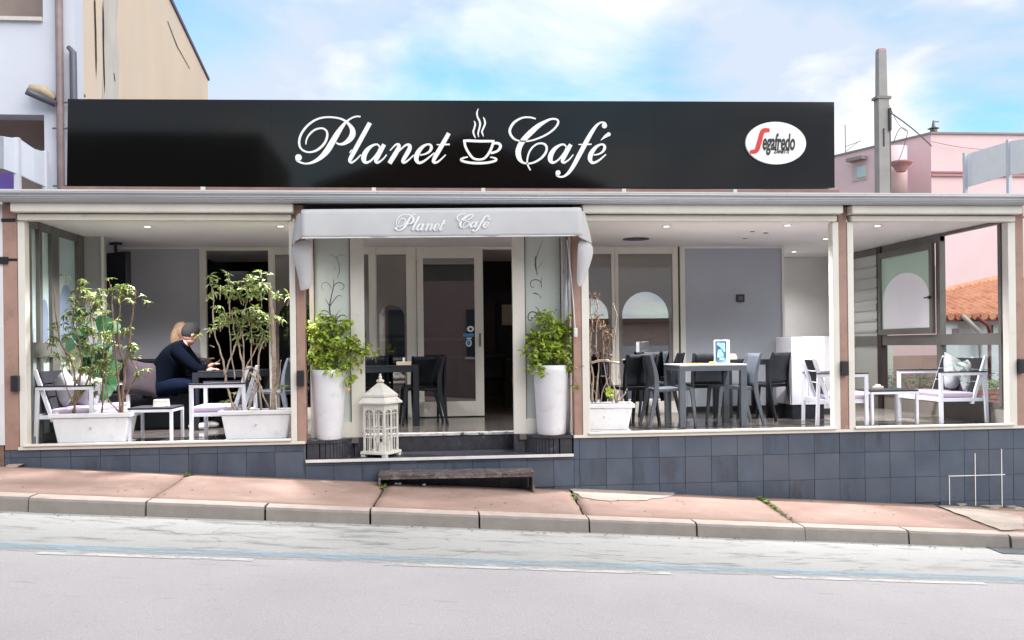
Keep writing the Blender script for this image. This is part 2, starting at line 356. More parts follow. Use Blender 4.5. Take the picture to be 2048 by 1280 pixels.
# grain + long scuffs
ng = N(t, 'ShaderNodeTexNoise'); ng.inputs['Scale'].default_value = 90; ng.inputs['Detail'].default_value = 3; L(t, tcn.outputs['Object'], ng.inputs['Vector'])
rg = N(t, 'ShaderNodeMapRange'); rg.inputs['From Min'].default_value = 0.3; rg.inputs['From Max'].default_value = 0.7; rg.inputs['To Min'].default_value = 0.88; rg.inputs['To Max'].default_value = 1.1; L(t, ng.outputs[0], rg.inputs['Value'])
m3 = N(t, 'ShaderNodeMapping'); m3.inputs['Scale'].default_value = (1.0, 6, 1); L(t, tcn.outputs['Object'], m3.inputs[0])
nc = N(t, 'ShaderNodeTexNoise'); nc.inputs['Scale'].default_value = 3.2; nc.inputs['Detail'].default_value = 5; nc.inputs['Roughness'].default_value = 0.7; L(t, m3.outputs[0], nc.inputs['Vector'])
rc = N(t, 'ShaderNodeMapRange'); rc.inputs['From Min'].default_value = 0.27; rc.inputs['From Max'].default_value = 0.38; rc.inputs['To Min'].default_value = 0.72; L(t, nc.outputs[0], rc.inputs['Value'])
mu = N(t, 'ShaderNodeMath', operation='MULTIPLY'); L(t, rg.outputs[0], mu.inputs[0]); L(t, rc.outputs[0], mu.inputs[1])
mx2 = N(t, 'ShaderNodeMix', data_type='RGBA', blend_type='MULTIPLY'); mx2.inputs[0].default_value = 1; L(t, mm.outputs[2], mx2.inputs[6]); L(t, mu.outputs[0], mx2.inputs[7])
L(t, mx2.outputs[2], b.inputs['Base Color'])
bu = N(t, 'ShaderNodeBump'); bu.inputs['Strength'].default_value = 0.5; bu.inputs['Distance'].default_value = 0.006; L(t, ng.outputs[0], bu.inputs['Height']); L(t, bu.outputs[0], b.inputs['Normal'])
road = strip(XS, -9.3, -1.70, -0.12, 1).build('road', rm, kind='structure')

def paint_mat(name, c, lo, hi):
    m = bpy.data.materials.new(name); m.use_nodes = True; t = m.node_tree; b = t.nodes['Principled BSDF']; b.inputs['Roughness'].default_value = 0.75
    b.inputs['Base Color'].default_value = c + (1,)
    tcn = N(t, 'ShaderNodeTexCoord'); mp_ = N(t, 'ShaderNodeMapping'); mp_.inputs['Scale'].default_value = (1, 3, 1); L(t, tcn.outputs['Object'], mp_.inputs[0])
    n = N(t, 'ShaderNodeTexNoise'); n.inputs['Scale'].default_value = 4; n.inputs['Detail'].default_value = 9; n.inputs['Roughness'].default_value = 0.75; L(t, mp_.outputs[0], n.inputs['Vector'])
    r = N(t, 'ShaderNodeMapRange'); r.inputs['From Min'].default_value = lo; r.inputs['From Max'].default_value = hi; L(t, n.outputs[0], r.inputs['Value']); L(t, r.outputs[0], b.inputs['Alpha'])
    return m
WP = paint_mat('worn white road paint', (0.62, 0.61, 0.58), 0.36, 0.5)
WPF = paint_mat('nearly worn off white road paint', (0.5, 0.49, 0.47), 0.42, 0.66)
BP = paint_mat('worn pale blue road paint', (0.36, 0.47, 0.53), 0.30, 0.66)
def paint(xa, xb, y0, y1, m, name):
    n = max(2, int((xb-xa)/0.5)); mb = MB(); rr = random.Random(int(xa*10))
    for i in range(n):
        a = xa+(xb-xa)*i/n; c_ = xa+(xb-xa)*(i+1)/n
        mb.quad((a, y0, zs(a)-0.116), (c_, y0, zs(c_)-0.116), (c_, y1, zs(c_)-0.116), (a, y1, zs(a)-0.116))
    return mb.build(name, m, road)
paint(-12, 13, -2.99, -2.84, BP, 'blue_line')
for a, c_ in ((-2.62, -1.2), (-0.30, 1.75), (2.52, 4.15), (5.3, 7.0), (-5.4, -4.0)):
    paint(a, c_, -3.14, -3.07, WP, 'white_dash')
paint(-12, 13, -3.068, -2.994, WPF, 'faded_line')

# pavement: kerb stones with pale tops, pink slabs between open joints
base = strip(XS, -1.66, 0.25, -0.035).build('pavement', M('joint dirt', (0.10, 0.085, 0.07), 0.95, var=0.3, scale=20, bump=0.5), kind='structure')
SLABM = M('pink washed concrete', (0.315, 0.208, 0.170), 0.9, var=0.14, scale=2.2, bump=0.5, bscale=45, c2=(0.355, 0.26, 0.22), c2s=3.4, c2t=(0.5, 0.7))
SLABP = M('pale cement patch', (0.38, 0.315, 0.27), 0.9, var=0.15, scale=4, bump=0.5, bscale=45)
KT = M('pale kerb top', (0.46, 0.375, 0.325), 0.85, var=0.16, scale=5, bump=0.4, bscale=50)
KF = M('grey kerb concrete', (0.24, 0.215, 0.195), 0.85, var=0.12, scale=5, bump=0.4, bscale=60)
joints = []
for a, b_ in (((372, 952), (297, 1000)), ((765, 978), (742, 1024)), ((1142, 980), (1172, 1036)), ((1516, 993), (1597, 1050)), ((1872, 1010), (2010, 1066))):
    p = sl(*a); q = sl(*b_); joints.append((p.x, p.y, q.x, q.y))
def jx(j, y):
    x0, y0, x1, y1 = j; return x0 + (x1-x0)*(y-y0)/(y1-y0)
edges = [(-14, 0, -14, -1.6), (-7.4, 0, -7.4, -1.6)] + joints + [(8.2, 0, 8.6, -1.6), (14, 0, 14, -1.6)]
Ya, Yb = 0.0, -1.515
for k, (e0, e1) in enumerate(zip(edges[:-1], edges[1:])):
    mb = MB(); nx, ny = 22, 10; g = 0.012; rr = random.Random(k)
    def top(u, v, k=k, e0=e0, e1=e1):
        y = Ya + (Yb-Ya)*v
        wob = 0.02*mnoise.noise(Vector((k*3.1, y*3, 0)))
        xa = jx(e0, y) + g + 0.02*mnoise.noise(Vector(((k-1)*5.3, y*6, 0.7))); xb = jx(e1, y) - g + 0.02*mnoise.noise(Vector((k*5.3, y*6, 0.7)))
        x = xa + (xb-xa)*u
        zz = zs(x) + 0.006*mnoise.noise(Vector((x*1.3, y*1.5, 3)))
        if v in (0.0, 1.0) or u in (0.0, 1.0): zz -= 0.006
        return (x, y, zz)
    mb.grid(top, nx, ny)
    o = mb.build('paving_slab', SLABM, base, smooth_=True)
    md = o.modifiers.new('solid', 'SOLIDIFY'); md.thickness = 0.05; md.offset = 1
    o.location.z = 0
# cement patches lying proud of the slabs
for pts in ([(1140, 979), (1180, 974), (1345, 983), (1352, 992), (1285, 1002), (1215, 1003), (1165, 996)], [(1875, 1012), (1935, 1014), (2048, 1034), (2048, 1060), (2005, 1062)]):
    pp = [sl(*p) for p in pts]
    mb = MB(); ring = []
    for a, b_ in zip(pp, pp[1:]+pp[:1]):
        for k_ in range(10):
            q = a.lerp(b_, k_/10); ring.append((q.x+.035*mnoise.noise(Vector((q.x*9, q.y*9, 2))), max(-1.5, min(-0.005, q.y+.05*mnoise.noise(Vector((q.x*7, q.y*7, 5))))), q.z+0.0065))
    mb.poly(ring[::-1]); mb.build('cement_patch', SLABP, base)
kx = [sl(px, 1030).x for px in (65, 297, 525, 740, 958, 1173, 1387, 1598, 1807, 2010)]
kx = [-13, -12, -11, -10, -9, -8, -7, -6, -5, -4.28] + [-3.26, -2.33, -1.36, -0.48, 0.45, 1.41, 2.37, 3.36, 4.33, 5.30] + [6.3, 7.3, 8.3, 9.3, 10.3, 11.3, 12.3, 13.3]
for i, (a, c_) in enumerate(zip(kx[:-1], kx[1:])):
    rr = random.Random(i+50); mb = MB(); ga = 0.005 + 0.006*rr.random(); dz = rr.uniform(-0.006, 0.006); dyy = rr.uniform(-0.012, 0.012); n = 10
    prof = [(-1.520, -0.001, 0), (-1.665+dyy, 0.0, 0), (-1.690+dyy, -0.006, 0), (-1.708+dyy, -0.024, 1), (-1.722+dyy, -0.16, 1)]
    for q in range(len(prof)-1):
        y0, z0, _ = prof[q]; y1, z1, mi = prof[q+1]
        for s_ in range(n):
            def pt(s2, y, z, lvl):
                x = a+ga+(c_-a-2*ga)*s2/n; w_ = 0.007*mnoise.noise(Vector((x*7, lvl*2.0, i))) if 0 < lvl < 4 else 0
                return (x, y+w_, zs(x)+z+dz+w_*0.5)
            mb.quad(pt(s_, y1, z1, q+1), pt(s_+1, y1, z1, q+1), pt(s_+1, y0, z0, q), pt(s_, y0, z0, q), mi)
    for xx, s2 in ((a+ga, 0), (c_-ga, 1)):
        pl = [(xx, y, zs(xx)+z+dz) for y, z, _ in prof] + [(xx, -1.52, zs(xx)-0.16)]
        mb.poly(pl if s2 == 0 else pl[::-1], 1)
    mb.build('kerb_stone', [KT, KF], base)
# weeds in the open joints
def tuft(mb, p, n, h, rr):
    for _ in range(n):
        a = rr.uniform(0, 2*PI); d = Vector((math.cos(a)*0.7, math.sin(a)*0.7, rr.uniform(0.5, 1.3)))
        q = Vector(p)+Vector((rr.uniform(-.02, .02), rr.uniform(-.02, .02), 0)); mb.leaf(q, d, h*rr.uniform(.5, 1.1), 0.012, (0, 0, 1))
gmb = MB(); rr = random.Random(3)
for ji, (va, vb, dens) in ((0, (0.0, 0.15, 16)), (1, (0.0, 0.35, 26)), (2, (0.25, 0.5, 14)), (3, (0.05, 0.95, 70))):
    for _ in range(dens):
        y = Ya + (Yb-Ya)*rr.uniform(va, vb)*(1 if ji != 3 else rr.uniform(0.3, 1)); x = jx(joints[ji], y); tuft(gmb, (x, y, zs(x)-0.006), 7, 0.032, rr)
gmb.build('joint_weeds', M('grass green', (0.13, 0.19, 0.03), 0.6, var=0.4, scale=30), kind='stuff')

# fine cracks wandering over the asphalt
CRKR = M('tar dark crack', (0.16, 0.155, 0.15), 0.95, var=0.3, scale=30)
rr = random.Random(77); cm = MB()
for _ in range(34):
    x = rr.uniform(-5, 7); y = rr.uniform(-2.8, -1.85); a = rr.uniform(-.35, .35)+(PI if rr.random() < .5 else 0)
    pts = []
    for i in range(rr.randint(5, 14)):
        pts.append((x, y)); a += rr.gauss(0, .45); st_ = rr.uniform(.03, .08); x += math.cos(a)*st_; y = min(-1.76, y+math.sin(a)*st_*.6)
    for (x0, y0), (x1, y1) in zip(pts[:-1], pts[1:]):
        w_ = rr.uniform(.0015, .004); cm.quad((x0, y0-w_, zs(x0)-.1165), (x1, y1-w_, zs(x1)-.1165), (x1, y1+w_, zs(x1)-.1165), (x0, y0+w_, zs(x0)-.1165))
cm.build('crack', CRKR, road, kind='stuff')
# dead leaves and grit lying along the kerb and on the slabs
gm2 = MB()
for _ in range(260):
    x = rr.uniform(-5, 7.5); y, off = (rr.uniform(-1.86, -1.74), -.118) if rr.random() < .45 else (rr.uniform(-1.45, -.03), .004); s_ = rr.uniform(.006, .016)
    gm2.leaf((x, y, zs(x)+off), (rr.uniform(-1, 1), rr.uniform(-1, 1), .1), s_*2, s_, (0, 0, 1), .3, .1)
gm2.build('street_grit', M('grit and dry leaves', (.17, .12, .08), .9, var=.5, scale=60), kind='stuff')
# drain patch at the right end of the gutter
o = MB(); p = [sl(1955, 1088, -0.12), sl(2048, 1086, -0.12), sl(2120, 1092, -0.12), sl(2120, 1112, -0.12), sl(2005, 1108, -0.12)]
o.poly([(q.x, q.y, zs(q.x)-0.114) for q in p][::-1]); drain = o.build('gutter_drain', M('dark wet iron', (0.12, 0.13, 0.14), 0.4, var=0.3, scale=20), road)
# broken bits where pavement and plinth part, at both ends
def rubble(cx, cy, n, name, m, sprx, spry, par=base):
    for k in range(n):
        x = cx+rnd.uniform(-sprx, sprx); y = cy+rnd.uniform(-spry, spry); s_ = rnd.uniform(.02, .05); mb = MB()
        pts = [(x+s_*rnd.uniform(.7, 1.8)*sx, y+s_*rnd.uniform(.6, 1)*sy, zs(x)+zz) for zz in (0.0, s_*0.5) for sx, sy in ((-1,-1),(1,-1),(1,1),(-1,1))]
        mb.hexa(pts); mb.build(name, m, par)
rubble(6.3, -0.08, 9, 'concrete_fragment', SLABP, 0.45, 0.06)
rubble(-4.2, -0.08, 4, 'concrete_fragment', SLABP, 0.12, 0.05)

# ================================================================== THE CAFE
cafe = thing('cafe_building', 'low cafe with glazed terraces, slate blue tiled plinth and pink pillars', 'building')
XL, XR = -4.20, 6.65
# plinth tiles
core = MB()
for a, c_ in zip([XL, -1.24, 1.56], [-1.24, 1.56, XR]):
    top_ = -0.232 if a == -1.24 else -0.035
    core.hexa([(a, 0.014, zs(a)-0.1), (c_, 0.014, zs(c_)-0.1), (c_, 0.25, zs(c_)-0.1), (a, 0.25, zs(a)-0.1), (a, 0.014, top_), (c_, 0.014, top_), (c_, 0.25, top_), (a, 0.25, top_)])
core.build('plinth', GROUT, cafe)
TILES = [TILE]+[M('slate blue tile '+n_, c_, 0.42, var=0.3, scale=2.6, bump=0.18, bscale=30, c2=d_, c2s=3.5, c2t=(.5, .62), stretch=(1.6, 1, .5)) for n_, c_, d_ in
    (('darker', (0.058, 0.077, 0.113), (0.052, 0.062, 0.085)), ('lighter', (0.068, 0.088, 0.127), (0.085, 0.10, 0.13)), ('streaked', (0.063, 0.081, 0.115), (0.045, 0.052, 0.068)))]
def tiles(xa, xb, rows, step, x0, seed):
    rr = random.Random(seed); x = x0
    while x < xb:
        l = max(x, xa)+0.002; r_ = min(x+step, xb)-0.0015; x += step
        if r_-l < 0.02: continue
        for zt, zb in rows:
            bl = max(zb+0.002, zs(l)-0.012); br = max(zb+0.002, zs(r_)-0.012); tt = zt-0.002
            if tt-max(bl, br) < 0.015: continue
            pr_ = rr.uniform(0.0, 0.004)
            MB().hexa([(l, -pr_, bl), (r_, -pr_-rr.uniform(0, .001), br), (r_, 0.013, br), (l, 0.013, bl), (l, -pr_, tt), (r_, -pr_, tt), (r_, 0.013, tt), (l, 0.013, tt)]).build('tile', TILES[rr.choice((0, 0, 0, 0, 0, 0, 1, 2, 3))], cafe, bevel=0.0015)
tiles(XL, -1.24, [(-0.035, -0.112), (-0.112, -0.397), (-0.397, -0.68)], 0.288, XL+0.06-0.288, 1)
tiles(-1.24, 1.56, [(-0.232, -0.262), (-0.262, -0.545), (-0.545, -0.83)], 0.287, -1.24, 2)
tiles(1.56, XR, [(-0.035, -0.262), (-0.262, -0.545), (-0.545, -0.83), (-0.83, -1.1)], 0.2875, 1.62-0.2875, 3)
# re-grouted joints at the right end
xg = [X(p, 0, 950) for p in (1898, 1950, 2003)]
for i, x in enumerate(xg):
    zt = (-0.56, -0.30, -0.26)[i]; mb = MB(); mb.box(x-0.0045, x+0.0045, -0.0065, 0.01, zs(x), zt); mb.build('white_grout_line', WGROUT, cafe)
B(xg[0]-0.01, xg[2]+0.04, -0.007, 0.01, -0.550, -0.542).build('white_grout_line', WGROUT, cafe)

# sills
B(XL+0.14, -1.24, -0.025, 0.20, -0.034, -0.004).build('sill', CREAM, cafe, bevel=0.003)
B(1.56, XR-0.02, -0.025, 0.20, -0.034, -0.004).build('sill', CREAM, cafe, bevel=0.003)
# entrance: landing, riser, curved ribbed flanks
B(-1.235, 1.555, -0.02, 0.75, -0.228, -0.2).build('landing', [STONE], cafe)
B(-1.235, 1.555, -0.034, -0.021, -0.228, -0.197).build('landing_edge', M('white stone edge', (0.68, 0.67, 0.66), 0.5, var=0.12, scale=8), cafe, bevel=0.002)
RX0, RX1 = X(722, 0.55, 880), X(1033, 0.55, 880)
B(RX0, RX1, 0.55, 0.62, -0.2, -0.032).build('step_riser', STONE, cafe)
B(RX0, RX1, 0.53, 0.66, -0.032, -0.002).build('step_nosing', M('chipped white step edge', (0.55, 0.53, 0.52), 0.6, var=0.3, scale=14, bump=0.5, bscale=25, c2=(0.07, 0.07, 0.08), c2s=8, c2t=(0.55, 0.6)), cafe, bevel=0.004)
def flank(xa, xb, name):     # ribbed strips following a quarter curve from the pillar back to the step
    n = 22
    for i in range(n):
        t0, t1 = i/n*PI/2, (i+1)/n*PI/2
        def q(t_): return (xa+(xb-xa)*math.sin(t_)**0.5, 0.02+0.53*(1-math.cos(t_))**0.9)
        a, c_ = q(t0), q(t1); dx_, dy_ = c_[0]-a[0], c_[1]-a[1]
        MB().hexa([(a[0]+dx_*.08, a[1]+dy_*.08, -.2), (c_[0]-dx_*.08, c_[1]-dy_*.08, -.2), (c_[0], c_[1]+.03, -.2), (a[0], a[1]+.03, -.2),
                   (a[0]+dx_*.08, a[1]+dy_*.08, -.035), (c_[0]-dx_*.08, c_[1]-dy_*.08, -.035), (c_[0], c_[1]+.03, -.035), (a[0], a[1]+.03, -.035)]).build('ribbed_strip', STONE, cafe)
    pts = [(xa+(xb-xa)*math.sin(i/n*PI/2)**0.5, 0.02+0.53*(1-math.cos(i/n*PI/2))**0.9) for i in range(n+1)]
    mb = MB(); top_ = [(x, y-0.015, -0.004) for x, y in pts] + [(xa, 0.6, -0.004)]
    if xb < xa: top_ = top_[::-1]
    bot = [(x, y, -0.035) for x, y, z in top_]
    mb.poly(top_); k = len(top_)
    for i in range(k): j = (i+1) % k; mb.quad(top_[j], top_[i], bot[i], bot[j])
    mb.build(name, STONE, cafe)
flank(-1.235, RX0, 'flank_cap'); flank(1.555, RX1, 'flank_cap')

# floors
B(XL+0.1, RX0, 0.205, 0.6, -0.06, -0.003).build('floor', FLOORM, cafe)
B(RX1, XR-0.1, 0.205, 0.6, -0.06, -0.003).build('floor', FLOORM, cafe)
# terrace floor laid in separate tiles
yy = 0.663
fl = MB().box(XL+0.1, XR-0.1, 0.6, 8.2, -0.09, -0.02); fl.build('floor_bed', GROUT, cafe)
yrow = 0.664; k = 0
while yrow < 4.7:
    xcol = XL+0.12
    while xcol < XR-0.12:
        B(xcol, min(xcol+0.596, XR-0.11), yrow, yrow+0.596, -0.02, rnd.uniform(-0.0006, 0.0)).build('floor_tile', FLOORREFL if xcol > 4.6 else FLOORM, cafe)
        xcol += 0.6
    yrow += 0.6
B(-3.2, 5.0, 4.87, 8.2, -0.02, -0.001).build('floor', FLOORM, cafe)

# pillars
ZT = 2.43
for a, c_ in ((-4.19, -4.05), (-1.316, -1.228), (1.568, 1.657), (4.506, 4.600), (6.552, 6.650)):
    B(a, c_, -0.012, 0.12, -0.034, ZT).build('pillar', PINKPIL, cafe, bevel=0.006)
B(-4.197, -4.04, -0.016, 0.124, 1.86, 1.885).build('pillar_band', DARKMET, cafe)
B(-4.197, -4.06, -0.016, 0.124, 2.25, 2.285).build('pillar_band', DARKMET, cafe)
# small black boxes on the pillars
for x, z in ((X(30, -.05, 766), 0.63), (X(601, -.05, 753), 0.64), (X(1690, -.05, 732), 0.66), (X(2044, -.05, 732), 0.655)):
    mb = MB(); mb.box(x-0.036, x+0.036, -0.075, -0.013, z-0.075, z+0.085); mb.build('black_box', DARKMET, cafe, bevel=0.008)
# outer window frames
for a, c_ in ((-4.042, -3.975), (-1.378, -1.318), (1.659, 1.737), (4.436, 4.504), (4.602, 4.672), (6.462, 6.55)):
    B(a, c_, -0.02, 0.09, -0.003, 2.26).build('window_frame_post', CREAM, cafe, bevel=0.004)
for a, c_ in ((-4.06, -1.32), (1.66, 4.505), (4.605, 6.56)):
    r0 = MB(); r0.box(a, c_, -0.14, 0.06, 2.335, 2.43); r0.build('shutter_cassette', CREAM, cafe, bevel=0.012)
    r1 = MB(); r1.box(a+0.03, c_-0.03, -0.06, 0.055, 2.262, 2.327); r1.build('shutter_rail', CREAM, cafe, bevel=0.012)
    MB().box(a+0.06, c_-0.06, -0.045, 0.05, 0.001, 0.022).build('bottom_track', CREAM, cafe, bevel=0.003)
# gutter, fascia, roof edge
gp = []
GC = M('zinc gutter', (0.42, 0.43, 0.46), 0.35, metal=0.2, var=0.12, scale=3, stretch=(0.3, 1, 1))
gut = MB(); n = 12
prof = [(-0.16+0.075*math.cos(PI+PI*i/n), 2.505+0.08*math.sin(PI+PI*i/n)) for i in range(n+1)]
for i in range(n):
    (y0, z0), (y1, z1) = prof[i], prof[i+1]; gut.quad((-8.5, y0, z0), (XR+0.6, y0, z0), (XR+0.6, y1, z1), (-8.5, y1, z1))
gut.build('gutter', GC, cafe, smooth_=True, solid=0.004)
MB().tube([(-8.5, -0.238, 2.51), (XR+0.6, -0.238, 2.51)], 0.010, 8).build('gutter_lip', GC, cafe)
k = 0
for x in [-3.9+0.86*i for i in range(13)]:
    MB().box(x-0.018, x+0.018, -0.242, -0.09, 2.505, 2.522).build('gutter_bracket', GREYMET, cafe)
FL = M('pale roof flashing', (0.66, 0.64, 0.63), 0.45, var=0.12, scale=3, stretch=(0.4, 1, 1), bump=0.1, bscale=10)
MB().hexa([(-8.5, -0.20, 2.530), (XR+.5, -0.20, 2.530), (XR+.5, 0.6, 2.545), (-8.5, 0.6, 2.545), (-8.5, -0.20, 2.548), (XR+.5, -0.20, 2.548), (XR+.5, 0.6, 2.60), (-8.5, 0.6, 2.60)]).build('roof_flashing', FL, cafe)
for x in (-0.5, 0.62, 2.1, 3.3, -2.2):
    MB().box(x-0.02, x+0.02, -0.17, -0.13, 2.55, 2.585).build('flashing_clip', FL, cafe)
MB().box(-3.6, 4.5, -0.06, 0.3, 2.57, 2.602).build('sign_base', M('brown primer', (0.25, 0.15, 0.13), 0.7, var=0.2), cafe)
MB().box(XL, XR, 0.02, 4.9, 2.44, 2.528).build('roof', M('grey roof sheet', (0.35, 0.35, 0.35), 0.7), cafe)
MB().box(-1.315, 1.657, 0.0, 0.10, 2.30, 2.43).build('dark_recess_strip', M('dark recess', (0.03, 0.024, 0.027), 0.6, var=0.2), cafe)  # dark coloured box in place of the shaded recess behind the awning
MB().box(XL+.05, XR-.05, 0.07, 4.85, 2.302, 2.36).build('ceiling', CEIL, cafe)

# back of the terrace (plane YB) -------------------------------------------------
YB = 2.75
def P(px, py=600, Y=YB): return at(px, py, Y)
B(-4.0, P(400).x, YB, YB+0.12, 0, 2.3).build('grey_wall', GREYWALL, cafe)
B(-4.0, P(400).x, YB-0.02, YB, 2.275, 2.301).build('wall_trim', WHITEWALL, cafe)
B(-4.03, -3.76, 1.60, 1.68, 0, 2.3).build('grey_wall', M('pale grey wall paint', (0.40, 0.40, 0.40), 0.8, var=0.05), cafe)
B(-3.785, -3.755, 1.57, 1.60, 0, 2.3).build('corner_trim', CREAM, cafe)
B(-4.08, -4.0, 1.65, YB+0.1, 0, 2.3).build('grey_wall', GREYWALL, cafe)
B(P(1370).x, P(1563).x, YB, YB+0.12, 0.08, 2.29).build('grey_wall', M('blue grey wall paint', (0.41, 0.435, 0.49), 0.8, var=0.05, scale=1.2, bump=0.12, bscale=60), cafe)
B(P(1370).x, P(1563).x+0.03, YB-0.02, YB, 2.272, 2.30).build('wall_trim', WHITEWALL, cafe)
B(P(1563).x, P(1563).x+0.035, YB-0.03, YB+0.12, 1.0, 2.272).build('wall_trim', WHITEWALL, cafe)
B(P(1370).x, P(1563).x, YB-0.015, YB+0.1, 0, 0.08).build('skirting', DARKMET, cafe)
sw = B(P(1472, 604).x, P(1488, 604).x, YB-0.03, YB, P(1480, 604).z, P(1480, 589).z).build('black_switch', DARKMET, cafe, bevel=0.004)
B(P(1476, 600).x, P(1484, 600).x, YB-0.033, YB-0.03, P(1480, 600).z, P(1480, 593).z).build('switch_dial', M('grey dial', (.12, .12, .12)), sw)
# deep right corner
YR = 4.35
B(4.9, 6.5, YR, YR+0.1, 0, 2.3).build('white_wall', WHITEWALL, cafe)
B(4.95, 5.02, YB+0.1, YR, 0, 2.3).build('white_wall', WHITEWALL, cafe)
B(4.92, 5.55, 1.95, 2.05, 0.08, 1.03).build('knee_wall', M('lilac grey paint', (0.46, 0.45, 0.47), 0.8, var=0.04), cafe)
B(4.92, 5.0, 2.05, YB-0.03, 0.08, 1.03).build('knee_wall', M('lilac grey paint', (0.46, 0.45, 0.47)), cafe)
B(4.91, 5.56, 1.94, 2.06, 0, 0.08).build('skirting', DARKMET, cafe)

def frame(name, x0, x1, y, z0, z1, wl, wr, wt, wb, m=CREAM, d=0.06, par=cafe):
    mb = MB()
    mb.box(x0, x0+wl, y, y+d, z0, z1); mb.box(x1-wr, x1, y, y+d, z0, z1)
    mb.box(x0+wl, x1-wr, y+0.001, y+d-0.001, z1-wt, z1); mb.box(x0+wl, x1-wr, y+0.001, y+d-0.001, z0, z0+wb)
    return mb.build(name, m, par, bevel=0.003)
def arch_film(x0, x1, y, z0, z1, zc, name, m, par, half=None, ra=None):
    """film covering the pane except an arched opening: built from slices"""
    mb = MB(); cx = (x0+x1)/2; r_ = ra or (x1-x0)/2*0.86; n = 20
    zb = zc
    mb.quad((x0, y, z0), (cx-r_, y, z0), (cx-r_, y, zb), (x0, y, zb)); mb.quad((cx+r_, y, z0), (x1, y, z0), (x1, y, zb), (cx+r_, y, zb))
    pts = [(cx-r_*math.cos(PI*i/n), zb+r_*math.sin(PI*i/n)) for i in range(n+1)]
    mb.quad((x0, y, zb), (cx-r_, y, zb), (cx-r_, y, z1), (x0, y, z1)); mb.quad((cx+r_, y, zb), (x1, y, zb), (x1, y, z1), (cx+r_, y, z1))
    for (a, za), (c_, zc_) in zip(pts[:-1], pts[1:]): mb.quad((a, y, za), (c_, y, zc_), (c_, y, z1), (a, y, z1))
    return mb.build(name, m, par)
def pane(x0, x1, y, z0, z1, m, par, name='pane'):
    return B(x0, x1, y, y+0.006, z0, z1).build(name, m, par)
TOPZ = 2.30
def bay(pa, pb, fl_=12, fr=12, film=None, gm_=GLASS, z0=0.0, arch=True):
    xa, xb = P(pa).x, P(pb).x; wl = fl_/147; wr = fr/147
    f = frame('window', xa, xb, YB, z0, TOPZ, wl, wr, 0.10, 0.16)
    pane(xa+wl, xb-wr, YB+0.03, z0+0.16, TOPZ-0.1, gm_, f)
    if film: arch_film(xa+wl, xb-wr, YB+0.022, z0+0.16, TOPZ-0.1, 1.35, 'window_film', film, f)
    return f
# dark opening on the left
B(P(400).x, P(413).x, YB-0.02, YB+0.06, 0, TOPZ).build('frame_post', CREAM, cafe, bevel=0.003)
B(P(413).x, P(537).x, YB-0.01, YB+0.05, 2.255, TOPZ).build('frame_header', CREAM, cafe)
bay(537, 640, 13, 6, FILM)
bay(641, 752, 6, 14, FILM)
bay(752.5, 833, 1, 20, FILM, DARKGL)
# glazed entrance door, slid over
dx0, dx1 = P(834).x, P(966).x
door = frame('door', dx0, dx1, YB-0.03, 0.012, 2.26, 0.085, 0.115, 0.115, 0.20)
pane(dx0+0.085, dx1-0.115, YB-0.005, 0.21, 2.146, DARKGL, door, 'door_pane')
B(dx0, P(1030).x, YB-0.02, YB+0.06, 2.262, TOPZ).build('frame_header', CREAM, cafe)
# stickers and lock on the door
def flat(px0, px1, py0, py1, Y, name, m, par, r=0.0, th=0.004):
    a = at(px0, py1, Y); c_ = at(px1, py0, Y); return B(a.x, c_.x, Y-th, Y, a.z, c_.z).build(name, m, par, bevel=r)
BLUE = M('blue sticker', (0.05, 0.25, 0.55), 0.4, var=0.3, scale=60)
WST = M('white sticker', (0.7, 0.72, 0.75), 0.4)
def oval(px, py, rx, ry, Y, name, m, par, hole=0):
    c0 = at(px, py, Y); s_ = (at(px+100, py, Y).x-c0.x)/100; mb = MB()
    if hole:
        n = 20
        for i in range(n):
            a, b_ = 2*PI*i/n, 2*PI*(i+1)/n
            q = [(c0.x+rx*s_*f*math.cos(t_), c0.z+ry*s_*f*math.sin(t_)) for t_, f in ((a, 1), (b_, 1), (b_, hole), (a, hole))]
            mb.prism(q, Y-0.004, Y)
    else: mb.disc(c0.x, c0.z, rx*s_, Y-0.004, Y, 20, ry*s_)
    return mb.build(name, m, par)
oval(941, 658, 7, 6, YB-0.008, 'sticker', WST, door, 0.45)
flat(926, 948, 667, 673.5, YB-0.006, 'sticker', BLUE, door)
flat(933, 943, 675, 678, YB-0.006, 'sticker', WST, door)
oval(937.5, 686, 6, 7.5, YB-0.006, 'sticker', WST, door)
oval(937.5, 686, 4, 5.4, YB-0.011, 'sticker', BLUE, door)
B(dx1-0.06, dx1-0.035, YB-0.05, YB-0.03, 0.95, 1.13).build('handle', GREYMET, door, bevel=0.004)
# right of the entrance
B(P(1026).x, P(1040).x, YB, YB+0.06, 0, TOPZ).build('frame_post', CREAM, cafe)
bay(1040, 1130, 3, 3, None)
bay(1131, 1230, 6, 7, FILM, MIRGL)
bay(1230.5, 1357, 7, 12, FILM, MIRGL)
B(P(1357).x, P(1360).x, YB+0.01, YB+0.05, 0, TOPZ).build('gasket', DARKMET, cafe)
B(P(1360).x, P(1370).x, YB-0.02, YB+0.06, 0, TOPZ).build('frame_post', CREAM, cafe, bevel=0.003)

